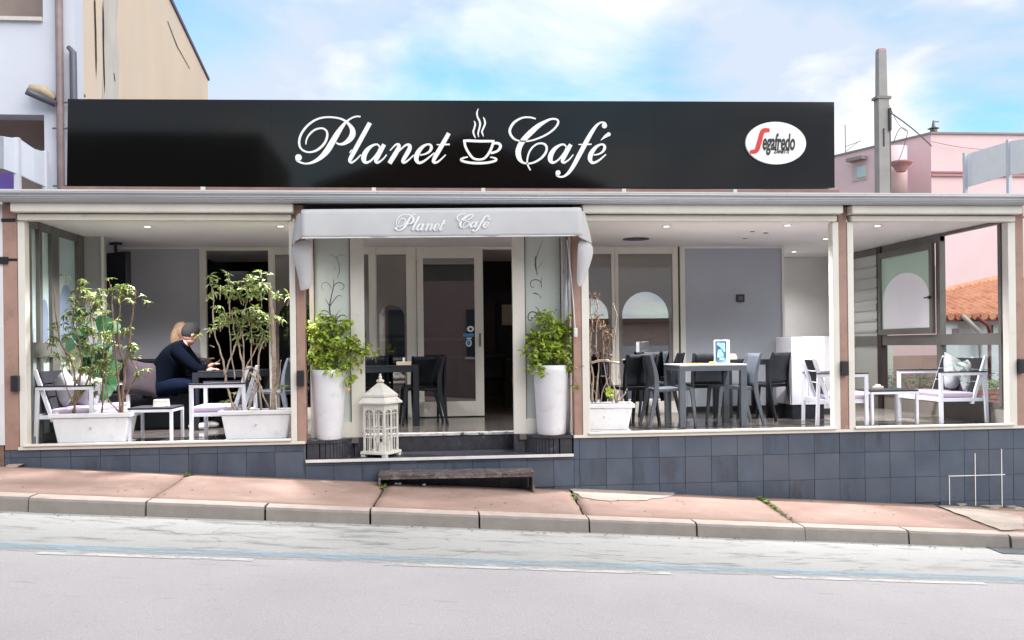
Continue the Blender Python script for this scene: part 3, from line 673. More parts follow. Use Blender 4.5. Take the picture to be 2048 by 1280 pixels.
# entrance screens with the scroll design, Y = 0.25
YS = 0.25
for pa_0, pb_0 in ((706, 728), (1025, 1047)): B(X(pa_0, YS), X(pb_0, YS), YS-.01, YS+.08, -.2, -.0045).build('post_block', STONE, cafe)
def screen(pa, pb, pga, pgb, postside):
    xa, xb, ga, gb = X(pa, YS), X(pb, YS), X(pga, YS), X(pgb, YS)
    f = frame('glass_screen', xa, xb, YS, -0.003, 2.30, ga-xa, xb-gb, 0.05, 0.165)
    B(ga, gb, YS+0.025, YS+0.033, 0.162, 2.25).build('pane', FROST, f)
    for x in (ga, gb-0.006): B(x, x+0.006, YS-0.003, YS+0.02, 0.163, 2.25).build('gasket', DARKMET, f)
    return f
sL = screen(619, 728, 628, 700.5, 1)
sR = screen(1025, 1146, 1050, 1122, 0)
INK = M('dark etched scroll', (0.05, 0.06, 0.06), 0.6, var=0.3)
INKL = M('faded etched scroll', (0.27, 0.29, 0.28), 0.7, var=0.1)
def scroll(par, k, strokes, m, ox, oy, s_=1.0):
    """strokes in crop pixels"""
    for st in strokes:
        pts = []
        for q in st:
            p_ = at(ox+q[0]/s_, oy+q[1]/s_, YS); pts.append((p_.x, p_.z, (q[2] if len(q) > 2 else 5)/s_/185))
        MB().ribbon(pts, YS+0.0215, YS+0.0245, 5).build('scroll_stroke', m, par)
# left screen: crop origin (620,470) scale 5.565
S = 5.565
scroll(sL, 0, [[(300, 480, 4), (325, 400, 8), (315, 310, 10), (285, 230, 6)], [(215, 215, 3), (250, 225, 5), (290, 250, 5)], [(300, 240, 4), (340, 215, 6), (390, 235, 5)],
               [(240, 595, 4), (215, 550, 7), (170, 525, 6), (130, 550, 6), (130, 600, 4), (160, 610, 3)], [(255, 350, 3), (290, 385, 5)]], INKL, 620, 470, S)
scroll(sL, 0, [[(220, 860, 14), (215, 790, 12), (235, 680, 9), (262, 560, 7), (258, 490, 3)], [(262, 570, 5), (300, 532, 7), (355, 535, 7), (378, 570, 6), (360, 608, 4), (335, 600, 3)],
               [(220, 790, 8), (275, 710, 7), (310, 675, 6), (345, 675, 4), (345, 695, 3)], [(215, 790, 8), (185, 740, 6), (168, 705, 3)], [(220, 860, 8), (250, 975, 6)],
               [(95, 950, 4), (95, 880, 8), (140, 842, 8), (190, 850, 7), (225, 890, 5)], [(255, 970, 5), (285, 900, 7), (330, 830, 3)], [(290, 950, 5), (320, 905, 9), (370, 890, 9), (410, 915, 5)]], INK, 620, 470, S)
# right screen: crop origin (1030,400) scale 4.267
S = 4.267
scroll(sR, 0, [[(242, 340, 2), (205, 430, 7), (180, 510, 10), (185, 590, 6), (195, 640, 3)], [(190, 590, 4), (215, 555, 5), (240, 520, 2)]], INKL, 1030, 400, S)
scroll(sR, 0, [[(178, 480, 7), (176, 560, 8), (192, 640, 3)], [(228, 750, 4), (222, 700, 6), (190, 680, 6), (150, 685, 6), (132, 715, 6), (145, 742, 5), (168, 742, 3)], [(225, 705, 4), (230, 655, 2)],
               [(152, 800, 3), (175, 795, 9), (205, 810, 4), (225, 838, 3)], [(148, 1022, 6), (120, 1025, 6), (115, 985, 8), (140, 955, 9), (180, 962, 8), (212, 1005, 6)], [(215, 975, 4), (200, 930, 5), (172, 908, 3)],
               [(150, 1240, 4), (120, 1240, 6), (112, 1205, 7), (150, 1180, 6)], [(350, 945, 7), (354, 930, 7)], [(350, 795, 4), (352, 800, 4)]], INK, 1030, 400, S)
# silver downpipe beside the right screen
MB().tube([(X(1133, .14), .14, -0.003), (X(1133, .14), .14, 2.3)], 0.036, 12).build('downpipe', M('silver pipe', (0.55, 0.56, 0.58), 0.3, metal=0.5, var=0.1), cafe, smooth_=True)

# left side glazing, X = -4.0
XG = -4.0
def GYv(px, py=600, xg=XG): return ax(px, py, xg).y
def zAt(px, py, xg): return ax(px, py, xg).z
mull = [(40, 52), (76, 82), (101, 116), (154, 166)]
ml = [(GYv(a), GYv(c_)) for a, c_ in mull]
ml[0] = (0.10, 0.16)
zt0, zt1 = zAt(80, 715, XG), zAt(80, 685, XG)
sg = thing('x', 'x', 'x'); bpy.data.objects.remove(sg)
mb = MB()
for a, c_ in ml: mb.box(XG-0.05, XG+0.02, a, c_, 0.0, 2.30)
mb.box(XG-0.045, XG+0.025, 0.16, ml[-1][0], zt0, zt1); mb.box(XG-0.045, XG+0.015, 0.16, ml[-1][0], 2.22, 2.30); mb.box(XG-0.045, XG+0.015, 0.16, ml[-1][0], 0, 0.08)
gl = mb.build('side_window', GREYMET, cafe, bevel=0.003)
for (a, c_), (a2, c2_) in zip(ml[:-1], ml[1:]):
    B(XG-0.025, XG-0.019, c_, a2, zt1, 2.22).build('pane', FILMC, gl); B(XG-0.025, XG-0.019, c_, a2, 0.08, zt0).build('pane', FILMC, gl)
    # clear arched part
    if a2-c_ > 0.2:
        cy_ = (c_+a2)/2; r_ = (a2-c_)/2*0.8; pts = [(cy_+r_*math.cos(PI*i/14), 1.35+r_*1.6*math.sin(PI*i/14)) for i in range(15)] + [(cy_-r_, zt1+.01), (cy_+r_, zt1+.01)]
        MB().poly([(XG-0.015, y, z) for y, z in pts]).build('arch_film', M('blue grey film', (0.16, 0.20, 0.27), 0.3), gl)

# right side glazing, X = 6.46 (frames stand just inside it)
XGR = 6.47
def yr(px): return GYv(px, 650, XGR)
fr = MB()
ztop = lambda y: 2.295
tz0, tz1 = zAt(1900, 690, XGR), zAt(1900, 668, XGR)
ys0, ysA, ysB, ysC, ysE = 0.10, yr(1884), yr(1765), yr(1705), YR
fr.box(XGR-0.02, XGR+0.05, ys0, ysE, tz0, tz1)
fr.box(XGR-0.015, XGR+0.045, ysA, ysE, 2.20, 2.298)
fr.box(XGR-0.015, XGR+0.045, ys0, ysA, 2.262, 2.298)
fr.box(XGR-0.01, XGR+0.05, ys0, ysE, 0.18, 0.24)
for y, w_ in ((ys0, 0.05), (ysA, 0.09), (ysB, 0.10), ((ysB+ysE)/2+0.1, 0.06), (ysE-0.08, 0.08)): fr.box(XGR-0.022, XGR+0.055, y, y+w_, 0.2, 2.297)
rg_ = fr.build('side_window', GREYMET, cafe, bevel=0.003)
B(XGR-0.03, XGR+0.06, ysB-0.02, ysB+0.1, 0.0, 2.29).build('dark_post', M('dark brown post', (0.03, 0.015, 0.014), 0.5), cafe)
B(XGR+0.0, XGR+0.10, ys0, ysE, -0.6, 0.18).build('low_wall', M('taupe paint', (0.25, 0.225, 0.20), 0.8, var=0.08), cafe)
B(XGR+0.012, XGR+0.018, ysA+0.09, ysB, 0.24, tz0).build('pane', GLASS, rg_)
B(XGR+0.012, XGR+0.018, ys0+.05, ysA, 0.24, tz0).build('pane', GLASS, rg_)
B(XGR+0.012, XGR+0.018, ysB+0.1, ysE-0.08, 0.24, tz0).build('pane', MG('misty grey glass', (0.7, 0.7, 0.7), 0.05, 0.1, 0.88, (0.56, 0.57, 0.54)), rg_)
B(XGR+0.012, XGR+0.018, ysB+0.1, ysE-0.08, tz1, 2.20).build('pane', MG('slatted grey glass', (0.7, 0.7, 0.7), 0.05, 0.1, 0.85, (0.62, 0.63, 0.61)), rg_)
for i in range(7):       # blind slats behind the far panes
    z = tz1+0.06+i*0.155; B(XGR-0.012, XGR+0.008, ysB+0.16, ysE-0.1, z, z+0.028 if i != 2 else z+0.09).build('blind_slat', M('pale blind', (0.40, 0.41, 0.40), 0.5), rg_)
# top-hung sash standing ajar (tilted into the terrace at its foot)
sash = thing('x', 'x', 'x'); bpy.data.objects.remove(sash)
ya, yb_ = ysA+0.10, ysB-0.01; zb_, zt_ = tz1+0.01, 2.195
sm = MB()
def sx(z): return XGR-0.03
for y0_, y1_, z0_, z1_ in ((ya, ya+0.07, zb_, zt_), (yb_-0.07, yb_, zb_, zt_), (ya+.07, yb_-.07, zb_, zb_+0.08), (ya+.07, yb_-.07, zt_-0.08, zt_)):
    sm.box(XGR-0.07, XGR-0.023, y0_, y1_, z0_, z1_)
sash = sm.build('sash', GREYMET, cafe, bevel=0.003)
mb = MB(); yc_ = (ya+yb_)/2; r_ = (yb_-ya)/2-0.10; zc_ = zb_+0.08+(zt_-zb_)*0.33; n = 22
y0_, y1_, z0_, z1_ = ya+0.07, yb_-0.07, zb_+0.08, zt_-0.08
XX = XGR-0.046
arc = [(yc_-r_*math.cos(PI*i/n), zc_+r_*0.62*math.sin(PI*i/n)) for i in range(n+1)]
MB().poly([(XX, y, z) for y, z in arc]+[(XX, yc_+r_, z0_), (XX, yc_-r_, z0_)]).build('arch_film', FILMW, sash)
mb.quad((XX, y0_, z0_), (XX, yc_-r_, z0_), (XX, yc_-r_, z1_), (XX, y0_, z1_)); mb.quad((XX, yc_+r_, z0_), (XX, y1_, z0_), (XX, y1_, z1_), (XX, yc_+r_, z1_))
for (a, za), (c_, zc2) in zip(arc[:-1], arc[1:]): mb.quad((XX, a, za), (XX, c_, zc2), (XX, c_, z1_), (XX, a, z1_))
mb.build('green_film', FILMG, sash)
MB().box(XGR-0.10, XGR-0.07, ya+0.02, ya+0.05, zc_-0.02, zc_+0.02).box(XGR-0.10, XGR-0.085, ya+0.05, ya+0.14, zc_-0.008, zc_+0.01).build('handle', DARKMET, sash)

# ceiling fittings
def dlight(px, py, watt=45, lit=False, r_=0.045, name='ceiling_spot'):
    p_ = gz(px, py, 2.30)
    o_ = MB().lathe([(r_*1.25, 2.3015), (r_*1.25, 2.297), (r_, 2.294), (r_*0.8, 2.298)], p_.x, p_.y, 16).build(name, WHITEMET, cafe)
    MB().lathe([(r_*0.7, 2.2955), (r_*0.7, 2.2925)], p_.x, p_.y, 14).build('lamp', ME('warm lamp', (1.0, 0.72, 0.42), 14) if lit else ME('faint lamp', (1, 0.95, 0.85), 1.0), o_)
    if True:
        l_ = bpy.data.lights.new('lamp_light', 'SPOT'); l_.energy = 14 if lit else watt; l_.color = (1, 0.72, 0.45) if lit else (1, .975, .975); l_.shadow_soft_size = 0.10; l_.spot_size = R(135); l_.spot_blend = 1.0
        q = bpy.data.objects.new('lamp_light', l_); col.objects.link(q); q.location = (p_.x, p_.y, 2.24); q.parent = o_
for a in ((295, 453, 270), (561, 452, 200), (1333, 452, 230), (1575, 450, 140), (1651, 477, 8), (1755, 451, 140), (1588, 503, 42)): dlight(*a)
dlight(818, 495, 14, True); dlight(1240, 496, 14, True)
p_ = gz(1272, 478, 2.30); MB().lathe([(0.17, 2.3015), (0.17, 2.294)], p_.x, p_.y, 24).build('ceiling_vent', DARKMET, cafe)
for a in ((1505, 463), (1532, 466), (1490, 477)):
    p_ = gz(a[0], a[1], 2.30); MB().lathe([(0.03, 2.3015), (0.03, 2.296)], p_.x, p_.y, 12).build('ceiling_nozzle', GREYMET, cafe)

# the bar room behind
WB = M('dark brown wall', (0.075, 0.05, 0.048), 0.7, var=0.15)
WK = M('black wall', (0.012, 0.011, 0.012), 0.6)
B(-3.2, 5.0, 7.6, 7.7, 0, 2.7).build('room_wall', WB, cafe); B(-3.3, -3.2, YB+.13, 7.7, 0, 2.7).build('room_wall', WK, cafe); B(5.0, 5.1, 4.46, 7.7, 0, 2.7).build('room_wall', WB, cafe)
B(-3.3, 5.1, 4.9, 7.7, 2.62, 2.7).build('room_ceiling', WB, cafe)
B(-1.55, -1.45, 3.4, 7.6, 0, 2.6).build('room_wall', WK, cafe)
q0, q1 = at(993, 600, 7.5), at(1040, 600, 7.5)
B(q0.x, q1.x, 7.55, 7.6, 0, at(1000, 600, 7.5).z).build('dark_doorway', WK, cafe)
q0, q1 = at(1006, 650, 7.3), at(1030, 608, 7.3)
tag(B(q0.x, q1.x, 7.5, 7.54, q0.z, q1.z).build('wall_notice', M('buff card', (0.75, 0.62, 0.48), 0.7)), 'buff rectangular notice on the far dark wall seen through the open doorway', 'notice')
# back bar counter with shelves
ct = thing('bar_counter', 'dark bar counter with pale shelf edges behind the glazed door', 'counter', (0, 5.6, 0))
def rel(o, par): o.parent = par; o.matrix_parent_inverse = par.matrix_world.inverted(); return o
B(-1.2, 0.75, -0.3, 0.3, 0, 1.05).build('body', WK, ct); B(-1.25, 0.8, -0.35, 0.35, 1.05, 1.10).build('top', M('pale counter edge', (0.45, 0.4, 0.36), 0.4), ct)
B(-1.2, 0.75, -0.31, -0.3, 0.78, 0.80).build('trim', M('pale counter edge', (0.45, 0.4, 0.36), 0.4), ct)
mc = thing('coffee_machine', 'grey espresso machine on the counter behind the door glass', 'coffee machine', (-0.55, 5.55, 1.1))
B(-.35, .35, -.2, .2, .06, .38).build('body', M('steel', (.3, .3, .32), .3, metal=.8), mc, bevel=.02); B(-.3, .3, -.22, .15, .38, .41).build('cup_rail', GREYMET, mc)
for sx_ in (-.25, .25): B(sx_-.03, sx_+.03, -.1, .1, 0, .06).build('foot', DARKMET, mc)
for i_, px_ in enumerate((453, 495)):
    p_ = at(px_, 560, 5.2)
    tag(B(p_.x, p_.x+(.42 if i_ == 0 else .45), 5.2, 5.5, p_.z-(.12 if i_ == 0 else 0), p_.z+.14+.1*i_*0).build('carton', M('pale carton', (.33, .33, .36), .8)), ('pale carton high in the dark room, left one of two' if i_ == 0 else 'pale carton high in the dark room, right one of two'), 'box', 'cartons on the high shelf')
p_ = at(453, 585, 5.2); tag(B(p_.x-.5, p_.x+1.3, 5.15, 5.55, p_.z-.03, p_.z).build('wall_shelf', WK), 'high black shelf in the dark room behind the left terrace', 'shelf')

# ================================================================== SIGN
sign = thing('cafe_sign', 'long glossy black sign board with white script name and cup on the roof edge', 'sign', (0, 0, 0))
YSG = -0.05
sm_ = bpy.data.materials.new('glossy black panel'); sm_.use_nodes = True; t = sm_.node_tree; b = t.nodes['Principled BSDF']
tcn = N(t, 'ShaderNodeTexCoord'); nn = N(t, 'ShaderNodeTexNoise'); nn.inputs['Scale'].default_value = 0.9; nn.inputs['Detail'].default_value = 3; L(t, tcn.outputs['Object'], nn.inputs['Vector'])
rr_ = N(t, 'ShaderNodeMapRange'); rr_.inputs['To Min'].default_value = 0.03; rr_.inputs['To Max'].default_value = 0.10; L(t, nn.outputs[0], rr_.inputs['Value']); L(t, rr_.outputs[0], b.inputs['Roughness'])
b.inputs['Base Color'].default_value = (0.0035, 0.0033, 0.003, 1); b.inputs['Specular IOR Level'].default_value = 0.42
c4 = [at(133.5, 373.5, YSG), at(1669.5, 375.5, YSG), at(1668.5, 204, YSG), at(135.5, 198, YSG)]
npan = 4
for i in range(npan):
    u0, u1 = i/npan, (i+1)/npan
    def lp(a, c_, u): return (a.x+(c_.x-a.x)*u, a.z+(c_.z-a.z)*u)
    bl, br = lp(c4[0], c4[1], u0), lp(c4[0], c4[1], u1); tl, tr_ = lp(c4[3], c4[2], u0), lp(c4[3], c4[2], u1)
    e_ = 0.0005
    MB().prism([(bl[0]+e_, bl[1]), (br[0]-e_, br[1]), (tr_[0]-e_, tr_[1]), (tl[0]+e_, tl[1])], YSG, YSG+0.02).build('panel', sm_, sign)
MB().prism([(c4[0].x+.01, c4[0].z+.01), (c4[1].x-.01, c4[1].z+.01), (c4[2].x-.01, c4[2].z-.01), (c4[3].x+.01, c4[3].z-.01)], YSG+0.021, YSG+0.16).build('box', DARKMET, sign)
WLET = M('white acrylic letter', (0.86, 0.86, 0.86), 0.35, var=0.02)
a_strokes = [[(1440,680,24),(1400,637,26),(1330,650,36),(1250,710,60),(1192,800,78),(1182,880,74),(1215,925,44),(1280,905,30),(1350,840,30),(1410,760,32),(1442,690,30)],
             [(1508,637,62),(1440,760,68),(1395,850,62),(1373,900,50),(1395,927,36),(1430,915,28),(1490,870,22),(1548,800,18)]]
def sh(st, dx_): return [[(p[0]+dx_,)+tuple(p[1:]) for p in s_] for s_ in st]
GL = {}
GL['P'] = (580, 210, [[(1130,193,22),(1080,188,24),(1010,205,24),(940,245,26),(880,300,40),(820,375,60),(750,480,80),(680,600,90),(600,730,90),(510,830,70),(420,895,50),(340,930,36),(260,943,26),(190,930,28),(130,900,34),(100,865,36)],
    [(258,635,18),(262,580,20),(290,510,24),(350,440,28),(420,395,28),(500,378,26),(560,395,28),(595,440,30),(597,510,34),(570,590,36),(510,670,36),(430,730,34),(350,757,28),(280,758,26),(210,730,28),(165,680,30),(150,610,32),(160,530,32),(200,440,32),(270,350,32),(360,275,30),(460,225,28),(570,203,26),(680,203,26),(790,220,28),(880,258,34),(950,320,46),(1000,400,76),(1002,480,88),(958,555,80),(890,610,56),(830,632,38),(780,630,28),(745,608,24)]], [(140, 845, 50)])
GL['l'] = (580, 210, [[(1280,292,66),(1160,510,68),(1050,710,68),(985,830,62),(957,890,50),(975,925,34),(1010,915,28),(1070,870,22),(1135,800,18)], [(953,772,12),(990,722,14)]], [])
GL['a'] = (580, 210, a_strokes, [])
GL['n'] = (710, 210, [[(560,735,16),(620,670,22),(665,635,30),(702,645,48),(695,700,64),(650,780,70),(600,860,70),(552,938,68)], [(690,760,16),(760,690,24),(820,645,32),(872,648,46),(875,700,64),(835,780,66),(785,860,58),(763,905,46),(785,928,34),(830,905,28),(880,865,22),(940,805,18)]], [])
GL['e'] = (710, 210, [[(1040,806,20),(1120,790,24),(1190,750,36),(1222,690,46),(1205,643,34),(1150,638,30),(1075,680,50),(1005,770,72),(980,860,72),(1010,925,46),(1070,920,36),(1150,870,28),(1270,770,20)]], [])
GL['t'] = (710, 210, [[(1500,457,62),(1420,600,66),(1320,770,68),(1270,860,60),(1252,905,46),(1280,928,36),(1330,910,28),(1390,860,22),(1450,800,18)], [(1305,640,14),(1400,640,22),(1515,635,24)]], [])
GL['C'] = (1040, 210, [[(250,228,20),(180,207,26),(110,202,26),(40,210,28),(-40,245,34),(-110,300,40),(-158,380,42),(-165,440,40),(-140,500,38),(-90,550,30),(-20,578,22),(60,585,22),(160,578,24),(260,550,26),(380,500,28),(480,440,30),(560,370,32),(605,300,34),(600,250,30),(550,228,28),(480,235,32),(400,272,46),(290,340,70),(180,435,86),(70,545,84),(5,640,84),(-30,740,88),(-22,830,80),(10,895,56),(60,932,30),(140,940,26),(230,920,30),(330,860,34),(400,780,38),(425,700,36),(400,640,34),(340,618,28),(270,630,28),(200,680,28),(150,750,28),(120,840,26),(112,920,24),(130,985,24),(165,1048,20)]], [])
GL['a2'] = (1040, 210, sh(a_strokes, -700), [])
GL['f'] = (1040, 210, [[(1372,310,26),(1330,284,24),(1280,290,28),(1220,335,42),(1150,430,60),(1080,550,70),(1000,700,74),(920,850,70),(850,980,62),(780,1080,50),(710,1140,34),(650,1155,26),(600,1140,30),(578,1105,30)], [(930,637,14),(1040,638,22),(1140,632,20)]], [(1345, 337, 42), (604, 1090, 40)])
GL['é'] = (1040, 210, [[(1175,806,20),(1255,790,24),(1320,750,36),(1350,690,46),(1335,643,34),(1285,638,30),(1210,680,50),(1140,770,72),(1115,860,72),(1145,925,46),(1205,920,36),(1285,870,28),(1370,795,20)], [(1288,571,6),(1350,515,40),(1412,476,60)]], [(1413, 476, 32)])
CUP = (900, 210, [[(385,262,14),(402,310,26),(390,370,28),(372,430,28),(385,490,24),(408,532,12)], [(452,65,10),(430,130,24),(440,200,26),(470,260,30),(480,320,30),(462,400,26),(448,460,24),(458,518,12)], [(530,202,12),(552,250,26),(558,310,28),(530,380,28),(510,430,26),(520,470,22),(536,508,10)],
    [(210,580,36),(300,577,40),(460,585,40),(600,585,38),(710,585,32)], [(228,580,40),(245,670,38),(290,760,38),(350,840,36),(400,870,32),(460,878,30),(520,870,32),(570,840,36),(630,760,40),(670,670,42),(690,600,42)],
    [(700,620,36),(760,618,40),(800,645,44),(800,690,44),(760,740,36),(700,765,34),(650,775,34)], [(285,838,18),(210,855,26),(175,882,36),(220,910,36),(320,930,36),(450,938,38),(590,930,36),(690,910,36),(740,882,34),(710,855,26),(640,840,16)]], [])
GL['cup_emblem'] = CUP
def glyph(g, Yf, par, name, m, fx=lambda x, y: (x, y), wk=1.0, th=0.018, base_z=0.0005):
    ox, oy, sts, balls = g; mb = MB()
    s_ = 1.0/8/ 189.0
    for i, st in enumerate(sts):
        pts = []
        for x, y, w_ in st:
            qx, qy = fx(ox+x/8, oy+y/8); p_ = at(qx, qy, Yf); pts.append((p_.x, p_.z, w_*s_*wk))
        mb.ribbon(pts, Yf-th-i*0.0012, Yf-0.001, 5)
    for i, (x, y, r_) in enumerate(balls):
        qx, qy = fx(ox+x/8, oy+y/8); p_ = at(qx, qy, Yf); mb.disc(p_.x, p_.z, r_*s_*wk, Yf-th-0.004-i*0.001, Yf-0.001, 20)
    return mb.build(name, m, par)
for k_, g in GL.items(): glyph(g, YSG, sign, 'cup_emblem' if k_ == 'cup_emblem' else 'letter', WLET)
# oval roundel
ov = thing('roundel_sign', 'small white oval sign with red initial and black lettering on the black board', 'sign', (0, 0, 0))
Yo = YSG-0.03
c0 = at(1552, 286, Yo); s_ = 1/189.0
MB().disc(c0.x, c0.z, 63.5*s_, Yo, YSG-0.001, 48, 43.2*s_).build('oval_plate', WLET, ov)
RED = M('red acrylic', (0.62, 0.02, 0.02), 0.4, var=0.04); BLK = M('black acrylic', (0.006, 0.006, 0.006), 0.4)
def lg(x, y): return at(1450+x/9.845, 220+y/9.845, Yo)
mb = MB(); pts = []
for x, y, w_ in ((876, 400, 70), (800, 398, 84), (742, 420, 92), (710, 500, 92), (685, 600, 96), (655, 700, 96), (630, 780, 92), (590, 815, 84), (540, 822, 76), (492, 825, 62)):
    p_ = lg(x, y); pts.append((p_.x, p_.z, w_*s_/9.845))
mb.ribbon(pts, Yo-0.005, Yo-0.0005, 4); mb.build('red_initial', RED, ov)
def text(body, size, sxs, shear, px, py, name, m, par, off=0.0, sp=1.0):
    cu = bpy.data.curves.new(name, 'FONT'); cu.body = body; cu.size = size; cu.extrude = 0.002; cu.shear = shear; cu.offset = off; cu.space_character = sp
    o_ = bpy.data.objects.new(name, cu); col.objects.link(o_); dg = bpy.context.evaluated_depsgraph_get(); dg.update()
    me = bpy.data.meshes.new_from_object(o_.evaluated_get(dg)); bpy.data.objects.remove(o_); bpy.data.curves.remove(cu)
    me.materials.clear(); me.materials.append(m)
    p_ = lg(px, py)
    for v in me.vertices: x, y, z = v.co; v.co = (p_.x+x*sxs, Yo-0.003-z, p_.z+y)
    o2 = bpy.data.objects.new(name, me); col.objects.link(o2); o2.parent = par; return o2
text('egafredo', 0.245, 0.42, 0.22, 730, 775, 'lettering', BLK, ov, 0.006, 1.0)
text('ZANETTI', 0.055, 0.75, 0.3, 960, 850, 'lettering', BLK, ov, 0.002)

# ================================================================== AWNING
aw = thing('entrance_awning', 'half folded grey canvas awning with white script over the entrance', 'awning')
YA = -0.34
tl_, tr_, bl_, br_ = at(602, 421, YA), at(1163, 417, YA), at(604, 477, YA), at(1150, 472, YA)
def val(u, v):
    x = tl_.x+(tr_.x-tl_.x)*u; zt = tl_.z+(tr_.z-tl_.z)*u + 0.012*math.sin(u*PI*3)*0.3; zb = bl_.z+(br_.z-bl_.z)*u
    return (x+0.0, YA+0.006*math.sin(u*17)*v+0.002*math.sin(u*61+1)*v - 0.03*math.sin(v*PI/2), zt+(zb-zt)*v)
MB().grid(val, 60, 8).build('valance', FABRIC, aw, smooth_=True, solid=0.003)
MB().grid(lambda u, v: (tl_.x+(tr_.x-tl_.x)*u, YA+(0.0-YA)*v, tl_.z+(tr_.z-tl_.z)*u+0.012*math.sin(v*PI)+0.05*v), 30, 6).build('top_cloth', FABRIC, aw, smooth_=True, solid=0.003)
MB().tube([(bl_.x, YA-0.032, bl_.z), (br_.x, YA-0.032, br_.z)], 0.006, 6).build('hem', M('white hem', (0.68, 0.68, 0.7), 0.8), aw)
def cloth(pts_rows, name):      # rows of (px,py,Y)
    rows = [[at(*p) for p in r_] for r_ in pts_rows]; nu = len(rows)-1; nv = len(rows[0])-1
    mb = MB(); mb.grid(lambda u, v: rows[int(round(u*nu))][int(round(v*nv))], nu, nv); return mb.build(name, FABRIC, aw, smooth_=True, solid=0.003, sub=2)
cloth([[(603, 421, YA), (606, 450, YA-.03), (607, 478, YA-.03)], [(594, 428, YA+.05), (592, 455, YA+.03), (590, 482, YA+.02)], [(592, 436, -.14), (584, 465, -.16), (581, 493, -.16)], [(594, 440, -.06), (588, 470, -.05), (586, 500, -.05)]], 'corner_cloth')
cloth([[(582, 492, -.16), (594, 480, -.22), (624, 476, -.24)], [(584, 515, -.16), (604, 515, -.24), (625, 510, -.20)], [(592, 535, -.15), (606, 545, -.20), (625, 540, -.16)], [(599, 572, -.14), (610, 574, -.19), (624, 570, -.15)], [(600, 583, -.14), (607, 580, -.17), (620, 578, -.15)]], 'left_flap')
cloth([[(1162, 417, YA), (1157, 445, YA-.03), (1149, 472, YA-.03)], [(1170, 424, YA+.06), (1170, 450, YA+.03), (1163, 478, YA+.02)], [(1173, 436, -.14), (1180, 460, -.16), (1183, 487, -.16)], [(1172, 445, -.06), (1181, 470, -.05), (1184, 492, -.05)]], 'corner_cloth')
cloth([[(1155, 476, -.24), (1172, 480, -.2), (1187, 490, -.16)], [(1154, 510, -.2), (1172, 512, -.24), (1188, 508, -.16)], [(1153, 545, -.16), (1166, 545, -.2), (1178, 538, -.15)], [(1153, 570, -.15), (1158, 577, -.17), (1165, 570, -.14)]], 'right_flap')
AWT = M('white awning print', (0.75, 0.76, 0.78), 0.8, var=0.05)
def fxP(x, y): return (790+(x-591)*98/302, 429+(y-234)*34/97-0.9)
def fxC(x, y): return (914+(x-1017)*67/205, 428+(y-234)*36/120-0.9)
for k_, g in GL.items():
    if k_ == 'cup_emblem': continue
    glyph(g, YA-0.0405, aw, 'letter', AWT, fxC if k_ in ('C', 'a2', 'f', 'é') else fxP, 0.42, 0.0015)
# pull cord and switch
MB().tube([at(1134, 480, -.05), at(1143, 560, -.05), at(1147, 610, -.05), at(1150, 655, -.05)], 0.006, 6).build('cord', WHITEPL, aw)
pc = at(1151, 665, -.05); MB().box(pc.x-0.02, pc.x+0.02, -.07, -.04, pc.z-0.05, pc.z+0.05).build('cord_switch', WHITEPL, aw, bevel=0.01)

# ================================================================== LEFT NEIGHBOUR
lb = thing('white_balcony_house', 'tall white house with curved balcony at the left end', 'building')
LW = M('bluish white render', (0.63, 0.65, 0.74), 0.85, var=0.05, scale=1.2, bump=0.2, bscale=30, c2=(0.58, 0.58, 0.62), c2s=1.5, c2t=(0.6, 0.8))
YL = 2.9
xe = at(152, 300, YL).x
# facade built round its openings
wtop0, wtop1 = at(40, 35, YL).z, 8.4
ob0, ob1 = at(40, 380, YL).z, at(40, 229, YL).z; obx = at(89, 300, YL).x; owx = at(86, 20, YL).x
zmax = 8.6
f_ = MB(); f_.box(obx, xe, YL, YL+0.3, -0.3, zmax); f_.box(-12, obx, YL+0.001, YL+0.3, ob1, wtop0); f_.box(-12, obx, YL+0.001, YL+0.3, wtop1, zmax); f_.box(-12, obx, YL+0.001, YL+.3, -.3, ob0)
f_.build('wall', LW, lb)
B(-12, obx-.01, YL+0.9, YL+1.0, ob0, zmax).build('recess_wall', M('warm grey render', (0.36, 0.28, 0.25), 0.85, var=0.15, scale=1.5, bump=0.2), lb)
B(-12, owx, YL-0.05, YL+0.28, wtop0-0.05, wtop0-0.001).build('window_ledge', M('ledge stone', (0.6, 0.56, 0.53), 0.8, var=0.15), lb)
B(-12, at(30, 360, 3.0).x, 3.0, 3.08, ob0-.3, at(20, 345, 3.0).z).build('purple_screen', M('purple cloth', (0.10, 0.06, 0.26), 0.8), lb)
# curved balcony parapet, panel by panel
BP_ = [at(-60, 276, 1.75), at(0, 272, 1.8), at(34, 277, 2.1), at(62, 296, 2.35), at(90, 304, 2.7)]
BQ_ = [at(-60, 340, 1.75), at(0, 336, 1.8), at(34, 348, 2.1), at(62, 362, 2.35), at(90, 374, 2.7)]
for i in range(4):
    a, b_, c_, d_ = BQ_[i], BQ_[i+1], BP_[i+1], BP_[i]
    off = Vector((0.02, 0.05, 0))
    MB().hexa([a, b_, b_+off, a+off, d_, c_, c_+off, d_+off]).build('parapet_panel', LW, lb)
for i in (2, 4):
    x, y = BP_[i].x, BP_[i].y; B(x-0.03, x+0.03, y-0.03, y+0.04, BQ_[i].z-0.25, BP_[i].z+0.01).build('parapet_post', WHITEMET, lb)
